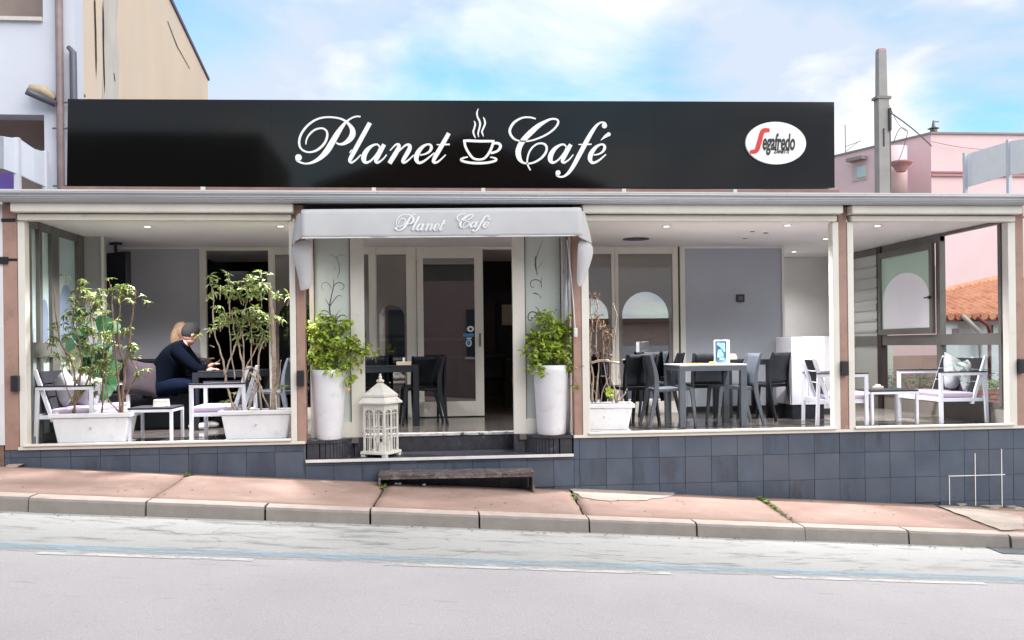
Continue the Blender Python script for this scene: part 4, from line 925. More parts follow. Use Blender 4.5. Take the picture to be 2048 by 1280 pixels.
# party wall with the beige side, X = XW
XW = xe
def pw(px, py): return ax(px, py, XW-0.0)
A0 = pw(152, 380); A1 = pw(415.5, 200); A2 = pw(415.5, 160); A3 = pw(340, 0)
ytop = A0.y; slope = (A3.z-A2.z)/(A3.y-A2.y)
z_at = lambda y: A2.z+slope*(y-A2.y)
BEIGE = M('weathered beige render', (0.72, 0.58, 0.45), 0.9, var=0.06, scale=1.3, bump=0.25, bscale=25, stretch=(1, 1, 0.35), c2=(0.68, 0.58, 0.49), c2s=0.9, c2t=(0.5, 0.7))
zfront = z_at(YL+.3)
MB().poly([(XW, YL+0.3, -0.5), (XW, A1.y, -0.5), (XW, A2.y, A2.z), (XW, YL+0.3, zfront)]).poly([(XW-6, A1.y, -0.5), (XW-6, A2.y, A2.z), (XW, A2.y, A2.z), (XW, A1.y, -.5)][::1]).build('side_wall', BEIGE, lb)
MB().hexa([(XW-6, YL, zfront), (XW+.03, YL, zfront), (XW+.03, A2.y+.05, A2.z), (XW-6, A2.y+.05, A2.z), (XW-6, YL, zfront+.12), (XW+.03, YL, zfront+.12), (XW+.03, A2.y+.05, A2.z+.05), (XW-6, A2.y+.05, A2.z+.05)]).build('roof', M('purple grey roof edge', (0.12, 0.10, 0.18), 0.7), lb)
PATCH = M('grey weathered render patch', (0.58, 0.53, 0.48), 0.9, var=0.12, scale=3, bump=0.3, stretch=(1, 1, .4))
def onside(pts, name, m, dx_=0.006):
    pp = [pw(*p) for p in pts]; MB().poly([(XW+dx_, p.y, min(p.z, z_at(p.y)-.02)) for p in pp]).build(name, m, lb)
onside([(204, 215), (235, 215), (238, 120), (232, 60), (236, 0), (206, -10), (208, 60)], 'render_patch', PATCH)
CRK = M('dark crack', (0.03, 0.025, 0.02), 0.9)
for pts in ([(187, 0), (189.5, 0), (191.5, 60), (192.5, 120), (191.5, 160), (190, 120), (188.6, 60)], [(204, 0), (207, 40), (207, 100), (209, 165), (208, 190), (206, 150), (204.5, 80)], [(334, 42), (335, 42), (354, 92), (379, 137), (378.6, 138), (352.6, 92)], [(226, 146), (227.5, 146), (229.5, 163), (228, 162)], [(167.5, 188), (169, 188), (169.7, 194), (167.7, 194)]):
    onside(pts, 'crack', CRK, 0.010)
# vertical pilaster, pipes
pp = at(120, 300, YL-.1); MB().tube([(pp.x, YL-.08, -.2), (pp.x, YL-.08, zmax)], 0.047, 12).build('downpipe', M('brown pipe', (0.25, 0.185, 0.19), 0.5, var=0.2, scale=4), lb, smooth_=True)
for py in (205, 257, 372):
    z = at(120, py, YL-.08).z; MB().tube([(pp.x-.1, YL-.085, z), (pp.x+.13, YL-.085, z)], 0.012, 6).build('pipe_clamp', GREYMET, lb)
p2 = at(146, 97, YL-.1); MB().tube([(p2.x-.06, YL-.1, p2.z+.02), (p2.x, YL-.1, p2.z-.05), (p2.x+.005, YL-.1, 2.4)], [0.03, .045, .05], 12).build('vent_pipe', M('dark grey pipe', (0.10, 0.10, 0.13), 0.4), lb, smooth_=True)
p3, p4 = at(52, 182, YL-.25), at(112, 208, YL-.1); MB().tube([p3, p3.lerp(p4, .15), p4], 0.045, 10).build('spout', M('dark grey pipe', (0.10, 0.10, 0.13), 0.4), lb, smooth_=True)
p5 = at(58, 176, YL-.12); p6 = at(110, 198, YL-.06); MB().tube([p5, p5.lerp(p6, .5)+Vector((0, 0, .04)), p6], [.05, .07, .05], 8).build('foam_seal', M('yellowed foam', (.5, .4, .28), .9, bump=.4), lb, smooth_=True)
# ground-floor shutter panel at the far left edge
B(-6.5, X(19, 0.0, 700), -0.01, 0.25, zs(-5)+0.15, 2.43).build('shutter_panel', M('white shutter', (0.66, 0.66, 0.68), 0.5, var=0.05), lb)
B(-6.5, X(20, 0.0, 700)+.001, -0.03, -0.011, 1.83, 1.90).build('black_band', DARKMET, lb)
B(-6.5, XL-0.005, 0.0, 0.25, zs(-5)-.3, zs(-5)+0.148).build('base', M('rusty base', (.2, .12, .09), .9, var=.3, scale=10), lb)
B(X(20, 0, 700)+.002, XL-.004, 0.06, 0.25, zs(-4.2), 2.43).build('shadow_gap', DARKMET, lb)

# ================================================================== RIGHT BACKGROUND
PINK = M('pale pink render', (0.86, 0.64, 0.66), 0.85, var=0.05, scale=0.6, bump=0.1, bscale=10, c2=(0.80, 0.58, 0.60), c2s=0.5, c2t=(0.5, 0.7))
pb = thing('pink_apartment_building', 'pale pink apartment building with flat roof behind the cafe on the right', 'building')
Yp = 14.0
cx_ = at(1862, 300, Yp); zr = at(1862, 268, Yp).z
lx = 12.4; ly = 17.3
def vwall(x0, y0, x1, y1, z0, z1, z0b=None, z1b=None, th=0.25):
    d = Vector((x1-x0, y1-y0, 0)).normalized(); n_ = Vector((-d.y, d.x, 0))*th
    p0 = Vector((x0, y0, 0)); p1 = Vector((x1, y1, 0)); z0b = z0 if z0b is None else z0b; z1b = z1 if z1b is None else z1b
    return MB().hexa([(p0.x, p0.y, z0), (p1.x, p1.y, z0b), (p1.x+n_.x, p1.y+n_.y, z0b), (p0.x+n_.x, p0.y+n_.y, z0), (p0.x, p0.y, z1), (p1.x, p1.y, z1b), (p1.x+n_.x, p1.y+n_.y, z1b), (p0.x+n_.x, p0.y+n_.y, z1)])
vwall(cx_.x, Yp, 26, Yp, -2, zr).build('wall', PINK, pb)
def atd(px, py, x0, y0, x1, y1):   # sight line onto the vertical plane through two ground points
    d = ray(px, py); n_ = Vector((y1-y0, -(x1-x0), 0)); t_ = n_.dot(Vector((x0, y0, 0))-CAM)/n_.dot(d); return CAM+d*t_
lx_ = atd(1655, 300, cx_.x, Yp, lx, ly)
vwall(lx_.x, lx_.y, cx_.x, Yp, -2, zr).build('wall', PINK, pb)
B(lx_.x, lx_.x+.25, lx_.y+.02, 24, -2, zr-.001).build('wall', PINK, pb); B(lx_.x+.25, 26, 23.8, 24, -2, zr-.001).build('wall', PINK, pb)
MB().poly([(lx_.x, lx_.y, zr), (cx_.x, Yp, zr), (26, Yp, zr), (26, 24, zr), (lx_.x, 24, zr)]).build('roof', M('roof felt', (.3, .28, .27), .9), pb)
ROOFE = M('grey coping', (0.30, 0.28, 0.30), 0.7)
MB().box(cx_.x-.03, 26, Yp-.05, Yp+.3, zr, zr+.05).build('coping', ROOFE, pb)
vwall(lx_.x-.02, lx_.y-.04, cx_.x-.03, Yp-.04, zr, zr+.05).build('coping', ROOFE, pb)
# string courses
for y0_, y1_ in ((343, 346), (350, 353)):
    z1 = at(1900, y0_, Yp).z; z0 = at(1900, y1_, Yp).z
    B(cx_.x, 26, Yp-.06, Yp, z0, z1).build('string_course', M('dusty rose trim', (0.52, 0.27, 0.27), 0.8), pb)
# window in the left wall
def wpl(px, py, off=0.0): p_ = atd(px, py, cx_.x, Yp, lx, ly); return p_
w0, w1 = wpl(1705, 361), wpl(1735, 361); wz0, wz1 = wpl(1720, 361).z, wpl(1720, 330).z
dv = (Vector((lx_.x, lx_.y, 0))-Vector((cx_.x, Yp, 0))).normalized(); nv_ = Vector((-dv.y, dv.x, 0)); nv_ = nv_ if nv_.y < 0 else -nv_
def sidebox(pa, pb_, z0, z1, out_, name, m, par):
    a = Vector((pa.x, pa.y, 0)); b_ = Vector((pb_.x, pb_.y, 0)); o1 = nv_*out_; o0 = nv_*-.02
    return MB().hexa([tuple(q+Vector((0, 0, z))) for z in (z0, z1) for q in (a+o1, b_+o1, b_+o0, a+o0)]).build(name, m, par)
wf = sidebox(w0, w1, wz0, wz1, .03, 'window', M('rose window frame', (.6, .5, .5), .6), pb)
wa, wb_ = wpl(1716, 350), wpl(1733, 350); sidebox(wa, wb_, wz0+.08, wz1-.05, .05, 'pane', M('pale blue curtain glass', (.5, .66, .70), .15), wf)
sidebox(wpl(1703, 330), wpl(1735, 330), wz1+.12, wz1+.22, .25, 'hood', M('grey hood', (.33, .28, .28), .8), pb)
# round bay on the pink wall with a rose bracket
bc = at(1812, 300, 13.7); s_ = 0.0123
MB().lathe([(at(1835, 300, 13.7).x-bc.x, at(1812, 380, 13.7).z), (at(1835, 300, 13.7).x-bc.x, at(1812, 285, 13.7).z)], bc.x, 14.3, 20).build('round_bay', PINK, pb, smooth_=True)
MB().lathe([(.12, at(1812, 345, 13.7).z), (.20, at(1812, 335, 13.7).z), (.29, at(1812, 328, 13.7).z), (.29, at(1812, 325, 13.7).z)], at(1810, 330, 13.4).x, 13.6, 18).build('rose_bracket', M('dusty rose trim', (0.52, 0.27, 0.27)), pb)
# rooftop vent and antennas
vt = thing('chimney_cowl', 'small grey chimney cowl on the pink roof edge', 'chimney', (at(1867, 262, 14.3).x, 14.3, zr))
MB().lathe([(.12, 0), (.12, .12), (.09, .14), (.09, .2), (.16, .22), (.05, .27), (.02, .45)], 0, 0, 10).build('cowl', GREYMET, vt); B(-.02, .16, -.01, .01, .40, .43).build('vane', GREYMET, vt)
an = thing('roof_antenna', 'thin upright television antenna on the lower pink roof line', 'antenna', (at(1691, 315, 16.3).x, 16.3, zr-.05))
MB().tube([(0, 0, 0), (0, 0, .85)], .012, 6).build('mast', GREYMET, an); MB().tube([(0, 0, .2), (.5, 0, .38)], .01, 5).tube([(0, 0, .05), (.42, 0, .36)], .008, 5).build('boom', GREYMET, an)
# added pink wall, brown base and bush, imitating the reflection in the lower side pane
pa_ = thing('reflection_annex', 'added low pink wall with brown base, standing in for the side pane reflection', 'building')
Yn = 8.2
xa_, xb_ = at(1752, 640, Yn).x, at(1890, 640, Yn).x
B(xa_-2.0, xb_, Yn, Yn+.2, at(1820, 711, Yn).z, 2.5).build('wall', M('rose render', (0.66, 0.45, 0.46), .85, var=.05), pa_)
B(xa_-2.0, xb_+.001, Yn-.03, Yn+.19, -1.2, at(1820, 711, Yn).z).build('wainscot', M('brown base paint', (0.36, 0.21, 0.17), .85, var=.1), pa_)
B(at(1757, 640, 7.6).x, at(1780, 640, 7.6).x, 7.5, 7.7, -1.2, at(1770, 590, 7.6).z).build('gate_pillar', M('pale gate pillar', (.55, .54, .48), .8), pa_)
# orange-roofed cottage
oc = thing('tiled_cottage', 'white cottage with orange tiled roof seen through the right side window', 'building')
Yc = 9.0
ex0, ex1 = at(1886, 630, Yc).x-.02, 15.0
ez = at(1950, 634, Yc).z
WCOT = M('bluish white cottage wall', (0.68, 0.74, 0.78), .85, var=.04)
B(ex0-2.2, ex1, Yc+.35, Yc+.5, -1.3, ez).build('wall', WCOT, oc)
B(ex0-.0, at(1913, 640, Yc+.2).x, Yc+.15, Yc+.35, -1.3, ez-.02).build('wall', WCOT, oc)
RT = M('orange roof tile', (0.72, 0.35, 0.21), .8, var=.25, scale=6, c2=(0.56, 0.22, 0.13), c2s=3)
rz1 = at(1885, 597, Yc+1.6).z; rz2 = at(2010, 560, Yc+3.2).z
rowN = 9
Y2 = Yc+3.4; Z2 = ez+1.05
# roof slope: rows of half-round tiles, nearest row cut individually
under = MB().quad((ex0-2.4, Yc, ez-.01), (ex1, Yc, ez-.01), (ex1, Y2, Z2-.01), (ex0+3.6, Y2, Z2-.01)); under.build('roof', RT, oc)
x = ex0-2.3; i = 0
while x < ex0+4.5:
    tmax = 1.0
    def rl(t_): return (x, Yc-.06+(Y2-Yc+.06)*t_, ez+.01+(Z2-ez)*t_)
    tm = min(1.0, max(0.06, (x-ex0+2.5)/6.0))
    for k_ in range(7):
        t0, t1 = k_/7*1.0, (k_+1)/7*1.0+.02
        if t0 >= tm: break
        MB().tube([rl(t0), rl(min(t1, tm))], [.082, .070], 7).build('roof_tile', RT, oc)
    x += .19; i += 1
MB().tube([(ex0-2.4, Yc+.0, ez+.03), (ex0+3.6, Y2, Z2+.03)], .09, 8).build('hip_tile', RT, oc)
B(ex0-2.3, ex1, Yc-.02, Yc+.02, ez-.09, ez-.03).build('eaves_board', M('dark eaves', (.12, .05, .04), .7), oc)
MB().tube([at(1925, 632, Yc-.1), at(1945, 650, Yc+.0), at(1958, 662, Yc+.1), at(1960, 676, Yc+.2), at(1960, 760, Yc+.2)], .05, 8).build('downpipe', M('pale pipe', (.5, .5, .47), .5), oc, smooth_=True)
MB().tube([at(1956, 636, Yc-.1), at(1975, 650, Yc+.0), at(1979, 662, Yc+.1), at(1979, 760, Yc+.2)], .04, 8).build('downpipe', M('red brown pipe', (.2, .04, .04), .5), oc, smooth_=True)
flat(1905, 1918, 657, 676, Yc+.14, 'meter_box', M('meter box', (.25, .17, .18), .6), oc); flat(2000, 2012, 655, 672, Yc+.34, 'house_number_plate', M('white plate', (.8, .8, .8), .5), oc)
flat(1983, 1986, 650, 668, Yc+.34, 'wall_lamp', DARKMET, oc)
# red planter and hedge beyond
rp = thing('brick_planter', 'low red brick planter with green hedge outside the right side window', 'planter', (at(1998, 790, 5.0).x, 5.0, -.9))
zt = at(1998, 778, 5.0).z+.9
RB = M('red brick', (.36, .15, .11), .9, var=.35, scale=18, bump=.4)
B(-.9, .6, -.15, .15, 0, zt-.33).build('base', RB, rp)
for rw in range(4):
    for i in range(7): B(-.9+.21*i+.1*(rw % 2), -.9+.21*i+.2+.1*(rw % 2), -.16, .15, zt-.32+.08*rw, zt-.325+.08*rw+.075).build('brick', RB, rp)
hm = MB(); rr = random.Random(9)
for _ in range(700): hm.leaf((rr.uniform(-.9, .6), rr.uniform(-.18, .15), zt+rr.uniform(0, .14)), (rr.uniform(-1, 1), rr.uniform(-1, 1), rr.uniform(-.2, 1)), .06, .03, (0, 0, 1))
hm.build('hedge', LEAF1, rp, kind='stuff')
bs = thing('reflection_bush', 'added grey green bush standing in for greenery reflected in the side pane', 'bush', (at(1820, 740, 6.5).x, 6.7, -.9))  # added for the greenery in the pane reflection
hm = MB()
for _ in range(2600):
    a = rr.uniform(0, 2*PI); q = Vector((rr.gauss(0, .9), rr.gauss(0, .35), rr.uniform(0, 1.34)*(1-.15*rr.random()))); hm.leaf(q, (math.cos(a), math.sin(a), rr.uniform(0, .8)), .10, .045, (0, 0, 1))
hm.build('foliage', M('grey green leaf', (.14, .20, .11), .6, var=.4, scale=4, trans=.2), bs, kind='stuff')
hm2 = MB()
for k_ in range(7): hm2.tube([(rr.uniform(-.6, .6), rr.uniform(-.2, .2), 0), (rr.uniform(-.8, .8), rr.uniform(-.3, .3), 1.2)], [.02, .008], 5)
hm2.build('stem', BARKD, bs)
# white balcony far right
wbq = thing('white_roof_parapet', 'white panelled roof balcony at the right edge behind the gutter', 'balcony')
pts = [(1929, 309, 375, 7.0), (1942, 306, 372, 6.9), (2016, 283, 350, 5.6), (2060, 276, 345, 5.0)]
for (a, y0_, y1_, Y0), (b_, y2_, y3_, Y1) in zip(pts[:-1], pts[1:]):
    p0, p1, p2_, p3_ = at(a, y1_, Y0), at(b_, y3_, Y1), at(b_, y2_, Y1), at(a, y0_, Y0); o_ = Vector((0.02, .05, 0))
    MB().hexa([p0, p1, p1+o_, p0+o_, p3_, p2_, p2_+o_, p3_+o_]).build('panel', M('white parapet', (.90, .91, .93), .7, var=.04), wbq)
for a, y0_, y1_, Y0 in ((1929, 307, 378, 7.0), (2016, 281, 378, 5.6)):
    p0, p1 = at(a, y0_, Y0), at(a, y1_, Y0); B(p0.x-.03, p0.x+.03, Y0-.05, Y0+.02, p1.z-.6, p0.z+.01).build('post', WHITEMET, wbq)
p0 = at(1929, 380, 7.0); p1 = at(2060, 372, 7.3)
B(p0.x, p0.x+3, 7.0, 7.3, p0.z-.5, p0.z-.15).build('base_wall', M('rose render', (0.66, 0.45, 0.46)), wbq)
# utility pole and cables
up = thing('utility_pole', 'tall square concrete utility pole with steel collar behind the sign', 'pole', (at(1764, 300, 10).x, 10, -1))
CONC = M('grey concrete pole', (.36, .35, .34), .85, var=.12, scale=3, bump=.3)
zp = at(1764, 103, 10).z+1; zc = at(1764, 197, 10).z+1
MB().frustum(0, 0, 0, zc, .135, .12, .12, .11).build('shaft', CONC, up); MB().frustum(0, 0, zc, zp, .10, .09, .088, .08).build('shaft', CONC, up)
MB().frustum(0, 0, zp, zp+.05, .085, .078, .08, .075).build('cap', M('pink cap', (.55, .3, .4), .7), up)
MB().box(-.17, .17, -.13, .13, zc-.03, zc+.03).build('collar', GREYMET, up); B(.10, .15, -.16, -.10, zc-.75, zc-.25).build('bracket', DARKMET, up); B(-.03, .0, -.125, -.11, zc-1.1, zc-.7).build('cleat', DARKMET, up)
MB().tube([(.165, -.05, 0), (.165, -.05, zc-.3)], .02, 6).build('conduit', GREYMET, up)
def cable(p, q, sag, r_, label):
    pts = [p.lerp(q, i/14)-Vector((0, 0, sag*math.sin(PI*i/14))) for i in range(15)]
    tag(MB().tube(pts, r_, 5).build('cable', DARKMET), label, 'cable')
cable(at(1776, 222, 10), at(1863, 292, 13.9), -.05, .016, 'thickest black cable sloping from the pole to the pink corner')
cable(at(1776, 205, 10), at(1812, 262, 11.5), .12, .006, 'thin grey cable leaving the steel collar of the pole')
cable(at(1814, 262, 11.6), at(1787, 286, 13.9), -.22, .010, 'short cable curling down to the round bay')
cable(at(1816, 262, 11.6), at(1777, 328, 10), .3, .008, 'slack cable looping back down to the pole')
cable(at(1863, 283, 13.9), at(1990, 300, 13.9), .05, .006, 'hair thin cable running along the pink wall')

# ================================================================== OPPOSITE SIDE (only mirrored in glass and sign)
op = thing('opposite_house', 'pinkish house across the street mirrored in the door glass', 'building')
OW = M('dull pink render', (.30, .21, .19), .9, var=.08)
B(-2.5, 4.6, -19.0, -15.5, -1, 5.3).build('wall', OW, op); MB().prism([(-3, 5.3), (5.1, 5.3), (1.2, 6.7)], -19.2, -15.1).build('roof', M('brown roof', (.2, .12, .09), .9), op)
for x in (-1.2, 1.4, 3.2):
    o_ = B(x, x+.9, -15.5, -15.44, .6, 2.2).build('window', M('dark pane', (.05, .06, .07), .1), op); B(x-.06, x+.96, -15.49, -15.42, .52, .6).build('sill', WHITEWALL, o_)
op2 = thing('opposite_building', 'tall grey building across the street mirrored in the left of the sign', 'building')
B(-16, -4.5, -22, -16.5, -1, 7.0).build('wall', M('grey render', (.10, .095, .09), .9, var=.1), op2)
for x in (-14, -11.5, -9, -6.5):
    for z in (1.0, 4.0): B(x, x+1.0, -16.5, -16.45, z, z+1.6).build('window', M('dark pane', (.05, .06, .07)), op2)
op3 = thing('opposite_garage', 'long low white building across the street mirrored in the right windows', 'building')
B(5.6, 24, -21, -16, -1.8, 1.7).build('wall', M('peach render', (.52, .40, .34), .9), op3); B(5.2, 24.4, -21.4, -15.6, 1.7, 1.85).build('roof', M('brown roof', (.2, .12, .09)), op3)
for x in (6.3, 9.2, 12.4, 16): B(x, x+2.4, -16, -15.95, -1.2, .9).build('shutter', M('white shutter', (0.66, 0.66, 0.68), 0.5, var=0.05), op3)
strip(XS, -11.2, -9.3, 0.0).build('far_pavement', SLABM, kind='structure')
tr = thing('street_tree', 'leafy tree across the street mirrored in the glass door', 'tree', (-3.6, -12.8, -.3))
MB().tube([(0, 0, 0), (.05, 0, 1.2), (-.1, .1, 2.2)], [.12, .09, .05], 8).build('trunk', BARKD, tr)
hm = MB()
for _ in range(2500):
    d = Vector((rr.gauss(0, 1), rr.gauss(0, 1), rr.gauss(0, 1))).normalized()*rr.uniform(.5, 1.25); q = Vector((0, 0, 2.7))+Vector((d.x, d.y, d.z*.9)); hm.leaf(q, d+Vector((0, 0, .3)), .16, .09, (0, 0, 1))
hm.build('crown', LEAF2, tr, kind='stuff')
#FURNITURE
# ================================================================== FURNITURE: builders
def chair(label, x, y, rz, m=None, group='dark stacking chairs on the terrace', z=0):
    """moulded chair facing +x"""
    m = m or DARKPL
    t_ = thing('terrace_chair', label, 'chair', (x, y, z), rz, group)
    # side rails: each rear leg runs up into the curved edge of the back
    for s_ in (-1, 1):
        y0, y1 = (s_*0.225, s_*0.195); y0, y1 = min(y0, y1), max(y0, y1)
        MB().ribbon([(-0.30, 0, .030), (-0.262, .16, .038), (-0.222, .34, .052), (-0.205, .47, .056), (-0.215, .62, .046), (-0.25, .76, .034), (-0.275, .835, .022)], y0, y1, 4).build('rear_leg', m, t_, bevel=.004)
        MB().ribbon([(.185, .445, .055), (.205, .40, .046), (.222, .22, .036), (.245, 0, .028)], y0, y1, 4).build('front_leg', m, t_, bevel=.004)
    MB().hexa([(-.20, -.195, .405), (.20, -.195, .425), (.20, .195, .425), (-.20, .195, .405), (-.20, -.195, .445), (.21, -.215, .462), (.21, .215, .462), (-.20, .195, .445)]).build('seat', m, t_, bevel=.01)
    mb = MB()
    mb.grid(lambda u, v: (-0.205-0.018*math.cos((u-.5)*PI)+(-.07*max(0, v-.35)**1.3*1.7), -.197+.394*u, .455+.375*v), 10, 8)
    mb.build('backrest', m, t_, smooth_=True, solid=.014)
    return t_
def table(label, x0, x1, y0, y1, z, m, leg=.07, th=.05, name='table', cat='table', group=None, rz=0, topm=None):
    cx, cy = (x0+x1)/2, (y0+y1)/2; a, b_ = (x1-x0)/2, (y1-y0)/2
    t_ = thing(name, label, cat, (cx, cy, 0), rz, group)
    MB().box(-a, a, -b_, b_, z-.018, z).build('top', topm or m, t_, bevel=.004)
    mb = MB()
    for s_ in (-1, 1): mb.box(-a+leg, a-leg, s_*b_-s_*.002, s_*(b_-.03), z-th-.018, z-.019)
    for s_ in (-1, 1): mb.box(s_*a-s_*.002, s_*(a-.03), -b_+leg, b_-leg, z-th-.018, z-.019)
    mb.build('apron', m, t_)
    for sx_ in (-1, 1):
        for sy_ in (-1, 1): MB().box(sx_*(a-.001), sx_*(a-leg), sy_*(b_-.001), sy_*(b_-leg), 0, z-.019).build('leg', m, t_, bevel=.004)
    return t_
def lounge(label, x, y, rz, W, cat='armchair', name='lounge_chair', group='white framed lounge seats'):
    """white tube frame, faces +x, width W along y, origin at the middle of the floor print"""
    t_ = thing(name, label, cat, (x, y, 0), rz, group); D = .285; s4 = .038
    for s_ in (-1, 1):
        yo = s_*W/2; yi = s_*(W/2-s4)
        MB().box(D-s4, D, yi, yo, 0, .55).build('leg', WHITEMET, t_, bevel=.003)
        MB().hexa([(-D-.02, min(yi, yo), 0), (-D-.02+s4, min(yi, yo), 0), (-D-.02+s4, max(yi, yo), 0), (-D-.02, max(yi, yo), 0), (-D, min(yi, yo), .55), (-D+s4, min(yi, yo), .55), (-D+s4, max(yi, yo), .55), (-D, max(yi, yo), .55)]).build('leg', WHITEMET, t_, bevel=.003)
        a_ = MB().box(-D, D, yi, yo, .551, .585).build('armrest', WHITEMET, t_, bevel=.003)
        MB().box(-D-.005, D+.005, yi-s_*.008, yo+s_*.008, .5865, .598).build('armrest_cap', SLAT, a_, bevel=.003)
        yb0, yb1 = s_*(W/2-s4-.004), s_*(W/2-s4*2)
        MB().hexa([(-.15, min(yb0, yb1), .22), (-.11, min(yb0, yb1), .22), (-.11, max(yb0, yb1), .22), (-.15, max(yb0, yb1), .22), (-.33, min(yb0, yb1), .77), (-.29, min(yb0, yb1), .77), (-.29, max(yb0, yb1), .77), (-.33, max(yb0, yb1), .77)]).build('back_upright', WHITEMET, t_, bevel=.003)
    w2 = W/2-s4-.002
    mb = MB(); mb.box(-D+s4, D-s4, -w2, w2, .27, .29); mb.box(D-s4*.9, D-.003, -w2, w2, .25, .305); mb.box(-D+.004, -D+s4, -w2, w2, .25, .305)
    mb.box(-D+s4, D-s4, -w2, -w2+.03, .25, .27).box(-D+s4, D-s4, w2-.03, w2, .25, .27); mb.build('seat_frame', WHITEMET, t_, bevel=.003)
    for i in range(3):
        z0 = .345+.138*i; x0 = -.15-(z0-.22)*.327+.041
        MB().hexa([(x0, -w2+s4, z0), (x0+.012, -w2+s4, z0), (x0+.012, w2-s4, z0), (x0, w2-s4, z0), (x0-.040, -w2+s4, z0+.123), (x0-.028, -w2+s4, z0+.123), (x0-.028, w2-s4, z0+.123), (x0-.040, w2-s4, z0+.123)]).build('back_slat', SLAT, t_)
    MB().box(-.15, D-.01, -w2+.012, w2-.012, .292, .355).build('cushion', MAUVE, t_, bevel=.02)
    return t_
def cushion(label, x, y, z, rx, ry, rz, m, s_=.42, group=None, cat='cushion'):
    mb = MB()
    def f(sg):
        def g(u, v):
            a, b_ = u*2-1, v*2-1; k = max(0, (1-a**4)*(1-b_**4))**.6
            return (a*s_/2*(1-.10*(1-abs(b_))), sg*.075*k, b_*s_/2*(1-.10*(1-abs(a))))
        return g
    mb.grid(f(1), 12, 12); mb.grid(f(-1), 12, 12)
    o_ = mb.build('scatter_cushion', m, smooth_=True); o_.location = (x, y, z); o_.rotation_euler = (rx, ry, rz)
    tag(o_, label, cat, group); return o_
def planter(label, x0, x1, y0, h, group='white plastic troughs', D=.32, rz=0, z=0.0):
    cx = (x0+x1)/2; a = (x1-x0)/2; cy = y0+D/2
    t_ = thing('trough_planter', label, 'planter', (cx, cy, z), rz, group); b_ = D/2
    MB().frustum(0, 0, .014, h-.045, a-.075, b_-.04, a-.03, b_-.015).build('body', WHITEPL, t_, bevel=.012)
    mb = MB()
    for (p0, p1, q0, q1) in ((-a, a, -b_, -b_+.03), (-a, a, b_-.03, b_), (-a, -a+.03, -b_+.03, b_-.03), (a-.03, a, -b_+.03, b_-.03)): mb.box(p0, p1, q0, q1, h-.044, h)
    mb.build('rim', WHITEPL, t_, bevel=.006)
    MB().box(-a+.031, a-.031, -b_+.031, b_-.031, h-.043, h-.02).build('soil', SOIL, t_)
    MB().box(-a+.05, a-.05, -b_+.01, b_-.01, 0, .013).build('saucer', WHITEPL, t_, bevel=.004)
    MB().prism([(0+.012*math.cos(k*PI/5)*(1 if k % 2 else .5), h*.52+.012*math.sin(k*PI/5)*(1 if k % 2 else .5)) for k in range(10)], -b_+.013, -b_+.03).build('moulded_mark', M('grey mark', (.4, .4, .42)), t_)
    return t_
def plant(name, label, cat, base, stems, clusters, bark, leafm, seed, ll=.075, lw=.03, whorl=True, group=None, dead=None):
    """stems: ([(px,py,Y)...], r0, r1); clusters: (px,py,Y,radius,count)"""
    t_ = thing(name, label, cat, base, 0, group); rr = random.Random(seed); inv = Vector(base)
    for pts, r0, r1 in stems:
        P_ = [at(*p)-inv for p in pts]; Q = smooth([tuple(p) for p in P_], 5); k = len(Q)
        Q = [(q[0]+.004*math.sin(i*1.3+seed)+rr.uniform(-.002, .002), q[1]+rr.uniform(-.003, .003), q[2]) for i, q in enumerate(Q)]
        rads = [(r0+(r1-r0)*i/(k-1))*(1+.18*math.sin(i*2.1)+rr.uniform(-.12, .12)) for i in range(k)]
        MB().tube(Q, rads, 7).build('stem', bark, t_, smooth_=True)
    mb = MB(); tw = MB()
    for px, py, Y_, rad, cnt in clusters:
        c_ = at(px, py, Y_)-inv
        nw = max(1, int(cnt*(1.2 if leafm is LEAF1 else 1.05))//7)
        for _ in range(nw):
            q = c_+Vector((rr.gauss(0, .68)*rad, rr.gauss(0, .5)*rad, rr.gauss(0, .75)*rad)); a0 = rr.uniform(0, 6.28); tilt = Vector((rr.gauss(0, .35), rr.gauss(0, .35), 1)).normalized()
            tw.tube([tuple(q-Vector((rr.uniform(-.03, .03), 0, rr.uniform(.04, .09)))), tuple(q)], [.004, .003], 4)
            n_ = 7
            for k in range(n_):
                a = a0+k*6.283/n_+rr.uniform(-.3, .3); el = rr.uniform(-.35, .5) if whorl else rr.uniform(-.6, .9)
                d = Vector((math.cos(a), math.sin(a), 0)); d = d-tilt*d.dot(tilt)+tilt*el
                p0 = q+(Vector((rr.gauss(0, .018), rr.gauss(0, .018), rr.gauss(0, .018))) if not whorl else Vector((0, 0, 0)))
                mb.leaf(p0, d, ll*rr.uniform(.4, 1.35), lw*rr.uniform(.55, 1.4), tilt, .18, rr.uniform(.1, .55))
    if clusters:
        mb.build('foliage', leafm, t_, kind='stuff'); tw.build('twigs', bark, t_, kind='stuff')
    return t_

# ---- right terrace dining set
Y0 = .50
xt0, xt1 = at(1359, 740, .47).x, at(1494, 740, .47).x
LG = M('slate grey lit plastic', (0, 0, 0))
tb = table('slate grey square cafe table with display box on top, near the sill', xt0, xt1, .47, 1.15, .715, LG, .072, .055, 'cafe_table', 'table', 'square cafe tables', topm=M('pale table top', (.50, .48, .46), .35))
chair('dark chair greyed in colour for caught light, left of the square table, facing right', gz(1300, 857).x+.29, .74, 0, LG, 'stacking chairs on the terraces')
chair('slate grey chair right of the square table, facing left', gz(1529, 851).x-.30, .82, PI, LG, 'stacking chairs on the terraces')
chair('dark chair behind the square table with its back to the street', at(1413, 800, 1.42).x, 1.50, PI/2, DARKPL, 'stacking chairs on the terraces')
chair('dark chair in front of the grey wall corner, rightmost, turned half away', at(1534, 800, 1.35).x, 1.45, PI*.70, DARKPL, 'stacking chairs on the terraces')
